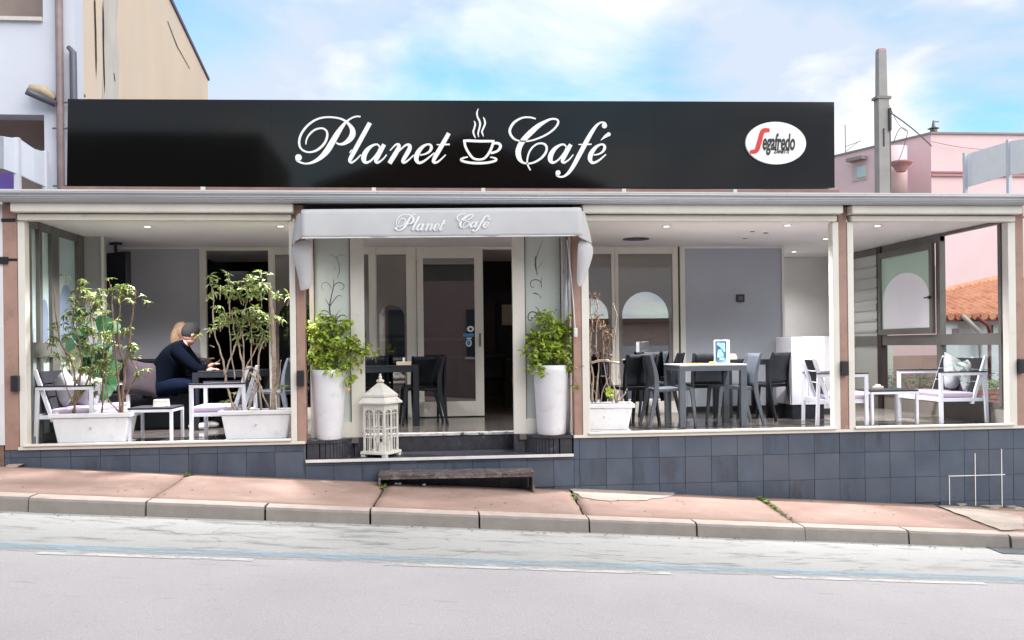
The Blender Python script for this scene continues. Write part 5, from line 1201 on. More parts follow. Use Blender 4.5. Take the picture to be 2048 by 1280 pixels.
chair('dark chair beside the dry plant, leftmost of the right terrace', at(1262, 800, 1.15).x, 1.2, PI*.62, DARKPL, 'stacking chairs on the terraces')
chair('black chair against the arched window behind the grey chair', at(1322, 800, 2.15).x, 2.15, PI*.85, DARKPL, 'stacking chairs on the terraces')
table('dark small table standing behind the square grey one', at(1456, 720, 1.7).x, at(1530, 720, 1.7).x+.12, 1.75, 2.35, .74, DARKPL, .07, .05, 'cafe_table', 'table', 'square cafe tables')
# items on the tables
dbx = thing('display_box', 'white upright display box with blue front on the grey table', 'display box', (at(1446, 728, .80).x, .84, .716), R(-12))
MB().box(-.085, .085, -.06, .06, 0, .275).build('case', WHITEPL, dbx, bevel=.006)
MB().box(-.082, .045, -.064, -.0605, .008, .262).build('front', M('navy print', (.045, .085, .17), .3, var=.3, scale=5, c2=(.12, .3, .5), c2s=5), dbx)
MB().prism([(-.065, .22), (-.02, .19), (.02, .13), (.035, .14), (.03, .2), (.03, .24), (-.06, .245)], -.067, -.0645).prism([(-.06, .07), (-.05, .16), (-.02, .17), (.015, .11), (.01, .07)], -.067, -.0645).build('picture', M('sky blue print', (.22, .45, .65), .3, var=.3, scale=30), dbx)
MB().box(-.03, .015, -.0675, -.0645, .045, .062).build('white_label', WST, dbx)
tag(MB().box(at(1376, 728, .6).x, at(1406, 728, .6).x, .58, .68, .7155, .727).build('menu_card', M('orange card', (.75, .38, .10), .5), bevel=.002), 'flat orange menu card lying on the grey table', 'menu')
tag(MB().lathe([(.035, .7155), (.045, .742), (.04, .742), (.032, .722)], at(1427, 728, .62).x, .64, 14).build('ashtray', M('yellow plastic', (.72, .52, .14), .4)), 'small yellow ashtray between the card and display box', 'ashtray')
nh = thing('napkin_holder', 'tan napkin holder with cruet on the rear dark table of the right terrace', 'napkin holder', (at(1467, 718, 1.8).x, 1.9, .741), 0, 'napkin holders')
TAN = M('kraft card', (.55, .45, .36), .8, var=.1)
MB().box(-.07, .07, -.045, .045, 0, .05).build('base', TAN, nh, bevel=.004); MB().box(-.06, .06, -.02, .02, .05, .075).build('napkins', WHITEPL, nh)
# white cabinet
x0, x1 = at(1583, 700, 1.3).x, at(1649, 700, 1.3).x
cb = thing('white_cabinet', 'white waist high cabinet on dark base behind the slatted armchair', 'cabinet', ((x0+x1)/2, 1.5, 0))
w_ = (x1-x0)/2; MB().box(-w_, w_, -.2, .3, .18, 1.02).build('body', M('white laminate', (.50, .50, .54), .5), cb, bevel=.004); MB().box(-w_+.01, w_-.01, -.19, .28, 0, .179).build('base', DARKPL, cb)
MB().box(-.004, .004, -.203, -.2, .2, 1.0).build('door_gap', M('gap grey', (.3, .3, .3)), cb)
# ---- right lounge group
xf, xb_ = at(1877, 800, .33).x, at(1979, 800, .33).x
sofa = lounge('white framed two seat sofa with mauve seat and patterned cushions', (xf+xb_)/2, .33+.48, PI, .96, 'sofa', 'lounge_sofa', 'white framed lounge seats')
lounge('white framed armchair with charcoal slats beside the white cabinet', at(1683, 800, .5).x+.02, .72, R(-9), .66)
table('low white side table with dark top in front of the patterned cushion sofa', at(1741, 800, .38).x, at(1836, 800, .38).x, .36, .84, .395, WHITEMET, .032, .028, 'side_table', 'side table', 'low white side tables', topm=SLAT)
CU1 = M('pale floral cushion cloth', (.50, .53, .50), .9, var=.1, scale=10, bump=.3, c2=(.12, .20, .19), c2s=11, c2t=(.50, .55))
CU2 = M('grey white lace cushion', (.46, .48, .48), .9, var=.25, scale=24, bump=.4)
cushion('teal and white leaf patterned cushion leaning on the slatted sofa back', at(1928, 735, .75).x, .62, .53, R(-14), R(-12), R(28), CU1, .42, 'scatter cushions')
cushion('pale lace patterned cushion leaning deeper along the sofa', at(1900, 735, 1.0).x-.04, .80, .55, R(-12), R(16), R(22), CU2, .44, 'scatter cushions')
nh2 = thing('napkin_holder', 'cream napkin box at the back of the right side table', 'napkin holder', (at(1756, 775, .7).x, .7, .396), 0, 'napkin holders')
MB().box(-.05, .05, -.04, .04, 0, .03).build('base', TAN, nh2, bevel=.004); MB().box(-.025, .025, -.012, .012, .03, .05).build('napkins', WHITEPL, nh2)

# ---- entrance group
ex = gz(887, 850).x
chair('dark chair right of the entrance table, facing left', ex-.27, 1.76, PI*1.0+.12, DARKPL, 'stacking chairs on the terraces')
chair('dark chair pushed behind the entrance table near the door frame', at(851, 780, 2.3).x, 2.30, PI*.56, DARKPL, 'stacking chairs on the terraces')
chair('dark chair at the far left of the entrance table', at(752, 780, 2.25).x-.05, 2.25, PI*.5, DARKPL, 'stacking chairs on the terraces')
table('dark cafe table in the entrance bay', at(700, 740, 1.7).x, at(838, 740, 1.7).x, 1.45, 2.05, .73, DARKPL, .07, .06, 'cafe_table', 'table', 'square cafe tables')
nh3 = thing('napkin_holder', 'tan napkin holder with salt cellar on the entrance table', 'napkin holder', (at(808, 731, 1.6).x, 1.62, .731), 0, 'napkin holders')
MB().box(-.09, .09, -.05, .05, 0, .045).build('base', TAN, nh3, bevel=.004); MB().lathe([(.014, .045), (.016, .085), (.006, .095)], 0, 0, 10).build('cellar', WHITEPL, nh3)
# ---- seen inside through the open doorway
chair('black chair inside the bar seen through the doorway', 1.0, 4.3, PI*.5, DARKPL, 'stacking chairs on the terraces')
table('black table inside the bar seen through the doorway', .55, 1.35, 4.7, 5.3, .75, WK, .07, .05, 'cafe_table', 'table', 'square cafe tables', topm=M('brown table cloth', (.16, .09, .07), .7))
brl = thing('wooden_barrel', 'orange wooden barrel standing inside the doorway on the right', 'barrel', (1.545, 3.25, 0))
OAK = M('orange oak staves', (.55, .24, .07), .5, var=.3, scale=6, stretch=(6, 6, .6))
for k in range(18):
    a0, a1 = 2*PI*k/18+.006, 2*PI*(k+1)/18-.006; mb = MB()
    for i in range(6):
        z0, z1 = .95*i/6, .95*(i+1)/6; r0, r1 = .24+.085*math.sin(PI*i/6), .24+.085*math.sin(PI*(i+1)/6)
        mb.hexa([(r*math.cos(a), r*math.sin(a), z) for z, ro in ((z0, r0), (z1, r1)) for r, a in ((ro, a0), (ro, a1), (ro-.02, a1), (ro-.02, a0))])
    mb.build('stave', OAK, brl)
for z, r_ in ((.08, .262), (.3, .314), (.65, .314), (.87, .262)): MB().lathe([(r_, z-.018), (r_+.004, z), (r_, z+.018)], 0, 0, 24).build('hoop', DARKMET, brl)
MB().lathe([(.23, .93), (.23, .945)], 0, 0, 20).build('lid', OAK, brl)
tag(MB().lathe([(.16, 1.02), (.16, 1.05)], 1.50, 3.3, 18).build('tray', M('peach tray', (.7, .42, .3), .5)), 'peach coloured round tray above the barrel', 'tray')

# ---- left lounge group
xa, xb2 = at(72, 800, .22).x, at(183, 800, .22).x
lounge('white framed two seat sofa with grey cushions at the left window', (xa+xb2)/2, .22+.60, 0, 1.2, 'sofa', 'lounge_sofa')
lounge('white framed armchair with mauve seat behind the middle plant trough', at(379, 800, .2).x+.28, .2+.33, PI, .66)
table('low white side table with dark top between the left sofa and armchair', at(256, 830, .2).x, at(346, 830, .2).x, .18, .64, .355, WHITEMET, .032, .028, 'side_table', 'side table', 'low white side tables', topm=SLAT)
nb_ = thing('napkin_holder', 'cream napkin box in saucer on the left side table', 'napkin holder', (at(324, 806, .38).x, .36, .356), 0, 'napkin holders')
MB().frustum(0, 0, .006, .075, .075, .05, .07, .045).build('base', M('cream card', (.66, .61, .55), .8), nb_, bevel=.004); MB().lathe([(.085, 0), (.09, .006)], 0, 0, 18).build('saucer', WHITEPL, nb_)
GRC = M('pale grey cushion cloth', (.40, .40, .42), .9, var=.12, scale=8, bump=.3)
cushion('pale grey cushion turned on its corner against the left sofa back', at(128, 775, .6).x, .60, .55, R(-6), R(45), R(-30), GRC, .32, 'scatter cushions')
cushion('second pale grey cushion lying deeper on the left sofa', at(175, 790, .9).x, .9, .50, R(-8), R(12), R(-32), GRC, .38, 'scatter cushions')
cushion('mauve cushion on the dark bench beside the person in navy', at(292, 772, 1.6).x, 1.45, .62, R(-8), R(10), R(20), M('dusky mauve cloth', (.035, .024, .032), .9, var=.1, bump=.3), .42, 'scatter cushions')
# dark table and bench in the left corner
table('dark dining table in front of the person in navy', at(386, 740, 1.5).x, at(386, 740, 1.5).x+.78, 1.45, 2.15, .70, DARKPL, .07, .06, 'cafe_table', 'table', 'square cafe tables')
chair('dark chair half hidden behind the middle plant trough', at(548, 800, 1.5).x, 1.6, PI*.9, GREYPL, 'stacking chairs on the terraces')
bn = thing('wall_bench', 'black upholstered bench along the left grey wall', 'bench', (-3.25, 2.1, 0))
MB().box(-.55, .50, -.35, .35, .0, .44).build('seat', DARKPL, bn, bevel=.02); MB().box(-.55, -.40, -.35, .55, .44, .84).build('backrest', DARKPL, bn, bevel=.03); MB().box(-.40, .50, .38, .5, .44, .84).build('backrest', DARKPL, bn, bevel=.03)
# television on a ceiling bracket
tv = thing('television', 'black television hung from a ceiling bracket in the left corner', 'television', (at(232, 530, 2.2).x, 2.2, 2.3), R(-38))
MB().tube([(0, 0, 0), (0, 0, -.14)], .02, 8).build('bracket', DARKMET, tv); MB().box(-.06, .06, -.05, .05, -.03, -.002).build('bracket_plate', DARKMET, tv)
MB().box(-.28, .28, -.06, .02, -.60, -.13).build('case', M('black gloss case', (.01, .01, .012), .2), tv, bevel=.012); MB().box(-.255, .255, -.064, -.061, -.57, -.155).build('screen', M('dark screen', (.015, .013, .025), .08), tv)

# ---- planters and their plants
pl1 = planter('white plastic trough, leftmost, with tall bushy green shrub', at(97, 825, .10).x, at(263, 825, .10).x, .08, .315)
pl2 = planter('white plastic trough with bare stemmed shrub behind the sill, middle one', at(436, 825, .10).x, at(586, 825, .10).x, .08, .315)
pl3 = planter('white plastic trough with the dry brown shrub, right of the awning', at(1150, 810, .30).x, at(1272, 810, .30).x, .28, .30, D=.40, rz=R(-6))
b1 = Vector(((at(180, 830, .22).x), .24, .29)); yb = .24
plant('potted_shrub', 'leafy green shrub with twisted stems in the leftmost trough', 'shrub', b1,
 [([(243, 828, yb), (247, 780, yb), (250, 740, yb), (256, 700, yb-.02), (262, 650, yb), (268, 605, yb+.02), (272, 583, yb+.02)], .016, .008),
  ([(240, 828, yb), (238, 780, yb+.05), (232, 720, yb+.05), (226, 660, yb), (224, 600, yb), (222, 570, yb)], .012, .006),
  ([(252, 740, yb), (240, 700, yb-.05), (236, 650, yb-.04), (243, 600, yb), (250, 572, yb)], .010, .005),
  ([(246, 800, yb), (262, 770, yb), (275, 745, yb-.02), (262, 720, yb), (268, 700, yb)], .010, .004),
  ([(236, 822, yb), (218, 800, yb-.05), (212, 760, yb-.05), (215, 700, yb)], .008, .004),
  ([(148, 828, yb), (150, 790, yb), (150, 760, yb), (142, 720, yb+.03), (120, 680, yb), (110, 610, yb), (108, 570, yb)], .014, .004),
  ([(151, 800, yb), (162, 740, yb), (160, 690, yb), (146, 640, yb), (150, 590, yb+.04)], .010, .004),
  ([(150, 810, yb), (176, 760, yb+.05), (186, 700, yb+.05), (182, 640, yb+.1), (178, 590, yb+.1)], .010, .004),
  ([(150, 815, yb), (135, 780, yb-.05), (125, 740, yb-.05), (114, 700, yb)], .007, .003),
  ([(205, 825, yb+.1), (206, 760, yb+.1), (208, 700, yb+.1), (206, 640, yb+.12), (200, 580, yb+.1)], .009, .004),
  ([(182, 825, yb), (178, 790, yb), (182, 750, yb), (196, 720, yb)], .007, .003)],
 [(268, 590, yb, .09, 56), (250, 575, yb, .07, 35), (226, 575, yb, .06, 28), (175, 580, yb+.1, .10, 77), (205, 592, yb+.1, .10, 63), (150, 600, yb+.05, .08, 42), (185, 630, yb+.1, .14, 98), (160, 660, yb+.05, .13, 98), (200, 680, yb+.1, .13, 91), (125, 670, yb, .09, 42), (110, 690, yb, .07, 28), (150, 710, yb+.05, .11, 56), (185, 740, yb+.08, .12, 84), (215, 730, yb+.05, .10, 56), (268, 700, yb, .07, 28), (258, 705, yb, .06, 28), (272, 750, yb, .06, 21), (180, 780, yb+.1, .10, 49), (240, 660, yb, .06, 21), (132, 640, yb, .07, 28)],
 BARKD, LEAF2, 11, .070, .026)
b2 = Vector(((at(510, 830, .22).x), .24, .29))
plant('potted_shrub', 'tall shrub with pale bare stems and leafy top in the middle trough', 'shrub', b2,
 [([(470, 824, yb), (462, 800, yb), (452, 760, yb), (448, 730, yb), (440, 700, yb), (428, 660, yb), (427, 600, yb), (424, 575, yb)], .012, .005),
  ([(449, 750, yb), (462, 715, yb), (475, 680, yb), (482, 665, yb), (470, 640, yb)], .008, .005),
  ([(470, 758, yb), (462, 700, yb), (459, 640, yb), (460, 600, yb), (461, 575, yb)], .007, .005),
  ([(484, 824, yb), (488, 780, yb), (487, 740, yb), (480, 700, yb), (468, 660, yb), (464, 620, yb)], .012, .006),
  ([(487, 760, yb), (488, 700, yb), (484, 660, yb), (492, 610, yb+.05), (498, 580, yb+.05)], .008, .004),
  ([(489, 740, yb), (500, 720, yb), (516, 690, yb), (524, 670, yb), (520, 640, yb)], .008, .004),
  ([(502, 738, yb), (503, 690, yb), (504, 650, yb), (512, 610, yb)], .006, .004),
  ([(522, 822, yb), (520, 780, yb), (516, 750, yb), (520, 700, yb), (530, 680, yb)], .012, .006),
  ([(520, 770, yb), (530, 800, yb-.02), (541, 820, yb-.02)], .009, .007),
  ([(522, 760, yb), (506, 735, yb), (490, 740, yb)], .010, .006),
  ([(546, 824, yb), (547, 780, yb), (549, 730, yb), (546, 690, yb), (545, 640, yb), (541, 600, yb), (538, 570, yb)], .030, .016),
  ([(549, 790, yb), (558, 760, yb), (562, 720, yb)], .010, .004),
  ([(495, 820, yb), (508, 790, yb), (514, 765, yb), (500, 745, yb), (497, 760, yb)], .014, .010),
  ([(475, 820, yb), (465, 805, yb), (456, 800, yb)], .006, .004),
  ([(429, 695, yb), (420, 690, yb)], .004, .002), ([(440, 720, yb), (428, 728, yb)], .004, .002)],
 [(430, 575, yb, .08, 56), (462, 572, yb, .10, 63), (510, 578, yb+.03, .11, 84), (492, 590, yb+.05, .10, 63), (525, 590, yb+.02, .09, 56), (440, 640, yb, .08, 42), (450, 628, yb, .07, 35), (478, 640, yb+.02, .10, 77), (500, 635, yb+.05, .11, 84), (520, 630, yb+.02, .10, 63), (490, 655, yb, .08, 35), (516, 675, yb, .08, 42), (528, 650, yb, .08, 35), (422, 658, yb, .04, 14), (562, 640, yb+.2, .08, 28), (568, 600, yb+.3, .1, 28), (458, 800, yb, .05, 21), (565, 775, yb, .03, 7), (398, 667, yb, .02, 7)],
 BARK, LEAF2, 12, .078, .024)
b3 = Vector(((at(1215, 805, .45).x), .48, .27)); yc = .45
plant('potted_shrub', 'dry brown shrub with bare white stems in the trough right of the awning', 'shrub', b3,
 [([(1231, 805, yc), (1229, 780, yc), (1222, 750, yc), (1225, 700, yc), (1230, 660, yc), (1233, 630, yc), (1226, 606, yc)], .011, .006),
  ([(1233, 805, yc), (1238, 785, yc), (1240, 765, yc), (1236, 745, yc)], .010, .004), ([(1236, 803, yc), (1248, 790, yc), (1254, 778, yc)], .010, .005), ([(1230, 800, yc), (1220, 780, yc), (1212, 755, yc), (1206, 700, yc), (1207, 640, yc)], .008, .004),
  ([(1183, 805, yc), (1186, 760, yc), (1180, 700, yc), (1184, 650, yc), (1180, 600, yc)], .013, .006), ([(1190, 805, yc), (1197, 740, yc), (1192, 680, yc), (1196, 620, yc), (1190, 585, yc)], .010, .005),
  ([(1200, 805, yc), (1210, 770, yc), (1222, 750, yc)], .007, .004), ([(1180, 726, yc-.02), (1205, 721, yc-.03), (1238, 726, yc-.02)], .016, .012), ([(1192, 790, yc), (1180, 760, yc), (1185, 735, yc)], .006, .004), ([(1225, 805, yc), (1214, 790, yc), (1206, 778, yc)], .007, .004)],
 [(1188, 600, yc, .06, 35), (1205, 640, yc, .07, 49), (1212, 670, yc, .07, 56), (1185, 660, yc, .07, 42), (1190, 710, yc, .08, 42), (1215, 700, yc, .06, 42)],
 BARK, DRY, 13, .045, .02, whorl=False)
mbx = MB(); rr = random.Random(4)
for _ in range(9): mbx.leaf(at(1216, 785, yc)+Vector((rr.gauss(0, .02), 0, rr.gauss(0, .02))), (rr.uniform(-1, 1), -.4, rr.uniform(-.5, .8)), .06, .04, (0, -1, .3))
tag(mbx.build('green_sprout', LEAF1), 'small green sprout low in the dry trough', 'plant')
# big leaved plant in a pot behind the left sofa
ph = thing('philodendron', 'large leaved dark green plant in pale pot behind the left sofa', 'plant', (at(185, 800, 1.25).x, 1.3, 0))
MB().lathe([(.13, 0), (.17, .30), (.185, .31), (.185, .34), (.16, .34)], 0, 0, 20).build('pot', M('pale plastic pot', (.55, .56, .45), .5), ph, smooth_=False)
rr = random.Random(21)
for k in range(24):
    px, py = rr.uniform(140, 235), rr.uniform(600, 770); tip = at(px, py, 1.1+rr.uniform(-.15, .3))-Vector(ph.location)
    MB().tube([(rr.uniform(-.05, .05), 0, .34), tuple(Vector((tip.x*.4, tip.y*.4, .34+(tip.z-.34)*.7))), tuple(tip)], [.008, .006, .004], 5).build('leaf_stalk', LEAF3, ph)
    mb = MB(); L_ = rr.uniform(.16, .26); a = rr.uniform(-.9, .9); d = Vector((math.sin(a), -rr.uniform(.1, .5), -math.cos(a)*rr.choice((1, 1, -.5)))).normalized()
    sd_ = d.cross(Vector((0, -1, .25))).normalized(); up_ = sd_.cross(d)
    o_ = [(0, 0), (.12, .36), (.32, .46), (.6, .36), (.85, .14), (1, 0)]
    n0 = len(mb.v); mb.v += [tuple(tip+d*L_*u) for u, _ in o_]; mb.v += [tuple(tip+d*L_*u+sd_*L_*v-up_*v*L_*.25) for u, v in o_[1:-1]]; mb.v += [tuple(tip+d*L_*u-sd_*L_*v-up_*v*L_*.25) for u, v in o_[1:-1]]
    for s0 in (6, 10):
        mb.f.append((0, 1, s0)); mb.mi.append(0)
        for q in range(3): mb.f.append((1+q, 2+q, s0+q+1, s0+q)); mb.mi.append(0)
        mb.f.append((4, 5, s0+3)); mb.mi.append(0)
    mb.build('leaf', LEAF3, ph)
tag(MB().lathe([(.09, 0), (.11, .25), (.1, .25)], 0, 0, 16).build('spare_pot', M('yellowish pot', (.62, .62, .42), .5)), 'yellowish plant pot among the leaves behind the left sofa', 'pot').location = tuple(at(146, 740, 1.2))
sp_ = thing('pot_pedestal', 'slim pale pedestal holding the yellowish pot behind the left sofa', 'pedestal', (at(146, 740, 1.2).x, 1.2, 0)); MB().box(-.1, .1, -.1, .1, 0, at(146, 740, 1.2).z-.001).build('column', WHITEWALL, sp_)

# tall white pots and their ivy
def tallpot(label, pxl, pxr, pyt, pxbl, pxbr, Y_):
    a, b_ = at(pxl, pyt, Y_), at(pxr, pyt, Y_); c_, d_ = at(pxbl, pyt, Y_), at(pxbr, pyt, Y_); rt = (b_.x-a.x)/2; rb_ = (d_.x-c_.x)/2; h = a.z+.003
    t_ = thing('tall_pot', label, 'plant pot', ((a.x+b_.x)/2, Y_+.03, -.003), 0, 'tall white pots flanking the entrance')
    prof = [(rb_*.96, 0), (rb_, .012)]
    for i in range(1, 13): u = i/12; prof.append((rb_+(rt-rb_)*(u**.85), .012+(h-.012)*u))
    prof += [(rt-.012, h+.003), (rt-.022, h-.01), (rt-.03, h-.05)]
    MB().lathe(prof, 0, 0, 40).build('body', WHITEPL, t_, smooth_=True)
    MB().lathe([(rt-.031, h-.06), (rt-.031, h-.045)], 0, 0, 24).build('soil', SOIL, t_); return t_, h
tp1, h1 = tallpot('tall white tapered pot left of the entrance', 621, 692, 740, 636, 688, .10)
tp2, h2 = tallpot('tall white tapered pot right of the entrance', 1067, 1138, 731, 1077, 1133, .12)
b4 = Vector((tp1.location.x, .13, h1-.05))
def ivy(label, base, clusters, stems, seed): return plant('potted_ivy', label, 'plant', base, stems, clusters, BARKD, LEAF1, seed, .062, .046, whorl=False, group='bright green plants in the tall pots')
yv = .12
ivy('bright yellow green leafy plant in the left tall pot, trailing right', b4,
 [(655, 715, yv, .16, 210), (640, 690, yv, .12, 105), (670, 680, yv, .13, 140), (690, 700, yv, .12, 112), (655, 655, yv, .10, 70), (680, 640, yv, .07, 35), (635, 660, yv, .08, 42), (710, 700, yv, .08, 56), (722, 695, yv-.03, .06, 28), (695, 735, yv-.08, .07, 42), (700, 755, yv-.08, .05, 21), (640, 725, yv-.05, .10, 56), (628, 715, yv, .06, 21), (735, 700, yv-.03, .02, 7), (625, 650, yv, .04, 14)],
 [([(655, 740, yv), (650, 700, yv), (645, 660, yv)], .008, .003), ([(660, 740, yv), (672, 690, yv), (682, 640, yv)], .008, .003), ([(665, 742, yv), (690, 710, yv), (720, 695, yv)], .007, .003), ([(680, 738, yv-.1), (697, 745, yv-.2), (700, 770, yv-.2)], .005, .002), ([(650, 740, yv), (638, 700, yv), (628, 655, yv)], .007, .003)], 31)
b5 = Vector((tp2.location.x, .15, h2-.05))
ivy('bright green leafy plant in the right tall pot, wider, trailing both sides', b5,
 [(1098, 705, yv, .15, 175), (1080, 720, yv-.03, .10, 84), (1120, 700, yv, .13, 140), (1110, 670, yv, .13, 112), (1085, 670, yv, .11, 84), (1125, 655, yv, .10, 63), (1092, 640, yv, .09, 49), (1075, 690, yv, .10, 70), (1062, 715, yv, .06, 35), (1130, 725, yv-.06, .07, 56), (1138, 740, yv-.08, .05, 28), (1085, 745, yv-.12, .04, 21), (1155, 770, yv-.12, .03, 9), (1066, 685, yv, .05, 21), (1135, 680, yv, .06, 35)],
 [([(1100, 732, yv), (1095, 690, yv), (1090, 640, yv)], .008, .003), ([(1105, 732, yv), (1115, 690, yv), (1128, 650, yv)], .008, .003), ([(1110, 732, yv), (1128, 712, yv-.05), (1145, 745, yv-.2), (1156, 772, yv-.2)], .005, .002), ([(1095, 732, yv), (1078, 700, yv), (1062, 690, yv)], .006, .003)], 32)
tag(MB().lathe([(.016, 0), (.018, .02), (.004, .03)], 0, 0, 10).build('orange_blossom', M('orange petal', (.8, .4, .03), .5)), 'single orange blossom hanging beside the left tall pot', 'flower').location = tuple(at(697, 781, yv-.1))

# ---- lantern
ln = thing('garden_lantern', 'distressed white square lantern with pagoda roof on the entrance landing', 'lantern', (at(762, 905, .17).x, .20, -.2), R(-30))
LWM = M('chipped white lantern paint', (.66, .64, .60), .6, var=.1, scale=10, bump=.3, c2=(.38, .33, .27), c2s=14, c2t=(.60, .70))
H = .135
mb = MB().frustum(0, 0, .03, .06, H+.025, H+.025, H+.02, H+.02)
for sx_ in (-1, 1):
    for sy_ in (-1, 1): mb.box(sx_*(H+.02), sx_*(H-.03), sy_*(H+.02), sy_*(H-.03), 0, .03)
mb.build('base', LWM, ln, bevel=.004)
for sx_ in (-1, 1):
    for sy_ in (-1, 1): MB().box(sx_*H, sx_*(H-.022), sy_*H, sy_*(H-.022), .06, .56).build('post', LWM, ln, bevel=.003)
for k in range(4):
    rot = Matrix.Rotation(k*PI/2, 3, 'Z')
    mb = MB(); yy0, yy1 = -H+.001, -H+.016; w2 = H-.022
    mb.box(-.008, .008, yy0, yy1, .06, .50); mb.box(-w2, w2, yy0+.001, yy1-.001, .29, .303); mb.box(-w2, w2, yy0+.0015, yy1-.0015, .20, .206); mb.box(-w2, w2, yy0, yy1, .505, .56)
    for s_ in (-1, 1):
        cxx = s_*(w2+.008)/2; rr0 = (w2-.008)/2
        pts = [(cxx-rr0*math.cos(PI*i/10), .455+.042*math.sin(PI*i/10)) for i in range(11)]
        mb.prism([(cxx-rr0, .506), *[(x, z) for x, z in pts], (cxx+rr0, .506)][::-1], yy0+.001, yy1-.001)
        mb.box(cxx-.0035, cxx+.0035, yy0+.002, yy1-.003, .06, .49)
        mb.box(cxx-rr0, cxx+rr0, yy0+.002, yy1-.002, .45, .457)
    mb.v = [tuple(rot@Vector(v)) for v in mb.v]; mb.build('window_tracery', LWM, ln)
mb = MB().frustum(0, 0, .56, .572, H+.035, H+.035, H+.035, H+.035).frustum(0, 0, .573, .63, H+.035, H+.035, H-.01, H-.01); mb.build('lower_roof', LWM, ln, bevel=.003)
MB().frustum(0, 0, .631, .65, H+.0, H+.0, H+.0, H+.0).frustum(0, 0, .651, .775, H+.0, H+.0, .022, .022).build('upper_roof', LWM, ln, bevel=.003)
MB().box(-.018, .018, -H*.6-.006, -H*.6+.02, .69, .70).build('roof_slot', DARKMET, ln)
mb = MB().ball((0, 0, .80), .026).ball((-.028, 0, .795), .018).ball((.028, 0, .795), .018).ball((0, 0, .835), .02).ball((0, 0, .862), .013); mb.build('finial', LWM, ln, smooth_=True)
for i_, (x_, y_, h_) in enumerate(((-.05, .0, .10), (.03, -.04, .085), (.05, .05, .12))):
    tag(MB().lathe([(.032, 0), (.033, .004), (.033, h_-.004), (.030, h_), (.004, h_-.004), (.004, h_+.012)], 0, 0, 16).build('candle', M('white wax', (.78, .75, .68), .5, trans=.1)), ('shortest white candle inside the garden lantern', 'tallest white candle at the rear of the garden lantern', 'middle sized white candle inside the garden lantern')[(2, 0, 1)[i_]], 'candle', 'candles in the lantern').matrix_world = Matrix.Translation(Vector(ln.location)+Vector((0, 0, .0605)))@Matrix.Rotation(R(-30), 4, 'Z')@Matrix.Translation((x_, y_, 0))

# ---- steel step on the pavement, on legs because the street slopes
sx0, sx1 = at(757, 955, -.30).x, at(1068, 955, -.30).x; sz = at(757, 948, -.30).z; szr = at(1068, 942, -.30).z
RUST = M('dark rusted steel', (.11, .085, .085), .7, metal=.2, var=.35, scale=18, bump=.6, bscale=50, c2=(.22, .19, .19), c2s=9)
st = thing('steel_step', 'dark rusted steel step standing on the sloping pavement before the entrance', 'step', (sx0, 0, 0))
W = sx1-sx0
MB().hexa([(0, -.36, sz-.022), (W, -.36, szr-.022), (W, -.02, szr-.022), (0, -.02, sz-.022), (0, -.36, sz), (W, -.36, szr), (W, -.02, szr), (0, -.02, sz)]).build('tread', RUST, st, bevel=.003)
MB().hexa([(0.002, -.357, sz-.05), (W-.002, -.357, szr-.05), (W-.002, -.345, szr-.05), (.002, -.345, sz-.05), (.002, -.357, sz-.0225), (W-.002, -.357, szr-.0225), (W-.002, -.345, szr-.0225), (.002, -.345, sz-.0225)]).build('front_lip', RUST, st)
for x_, zt_ in ((.002, sz), (W-.022, szr)):
    MB().box(x_, x_+.02, -.355, -.03, zs(sx0+x_)+.003, zt_-.0225).build('side_plate', RUST, st)
for px, py in ((792, 968), (800, 966), (848, 970)):
    p_ = sl(px, py); tag(MB().ball((0, 0, .012), .016, 8, 5, 1.3, 1, .7).build('paper_scrap', WHITEPL), {792: 'larger crumpled white scrap under the steel step', 800: 'smaller crumpled white scrap touching the larger one under the step', 848: 'tiny white scrap under the middle of the steel step'}[px], 'litter', 'white scraps under the step').location = (p_.x, -.22, zs(p_.x)+.002)

# ================================================================== PEOPLE
def skin(name, verts, edges, radii, m, parent, sub=2, root=0):
    me = bpy.data.meshes.new(name); me.from_pydata(verts, edges, []); o_ = bpy.data.objects.new(name, me); col.objects.link(o_); o_.parent = parent
    md = o_.modifiers.new('skin', 'SKIN'); md.use_smooth_shade = True
    lay = me.skin_vertices[0].data if me.skin_vertices else None
    if lay is None:
        bm = bmesh.new(); bm.from_mesh(me); bm.verts.layers.skin.verify(); bm.to_mesh(me); bm.free(); lay = me.skin_vertices[0].data
    for i, r_ in enumerate(radii): lay[i].radius = r_ if hasattr(r_, '__len__') else (r_, r_); lay[i].use_root = (i == root)
    me.materials.append(m); s_ = o_.modifiers.new('sub', 'SUBSURF'); s_.levels = sub; s_.render_levels = sub; return o_
SKIN = M('skin', (.36, .20, .15), .5, var=.05); NAVY = M('navy jumper', (.002, .0035, .008), .95, spec=.05, var=.2, scale=6, bump=.3); JEANS = M('blue denim', (.003, .006, .015), .9, spec=.05, var=.25, scale=12)
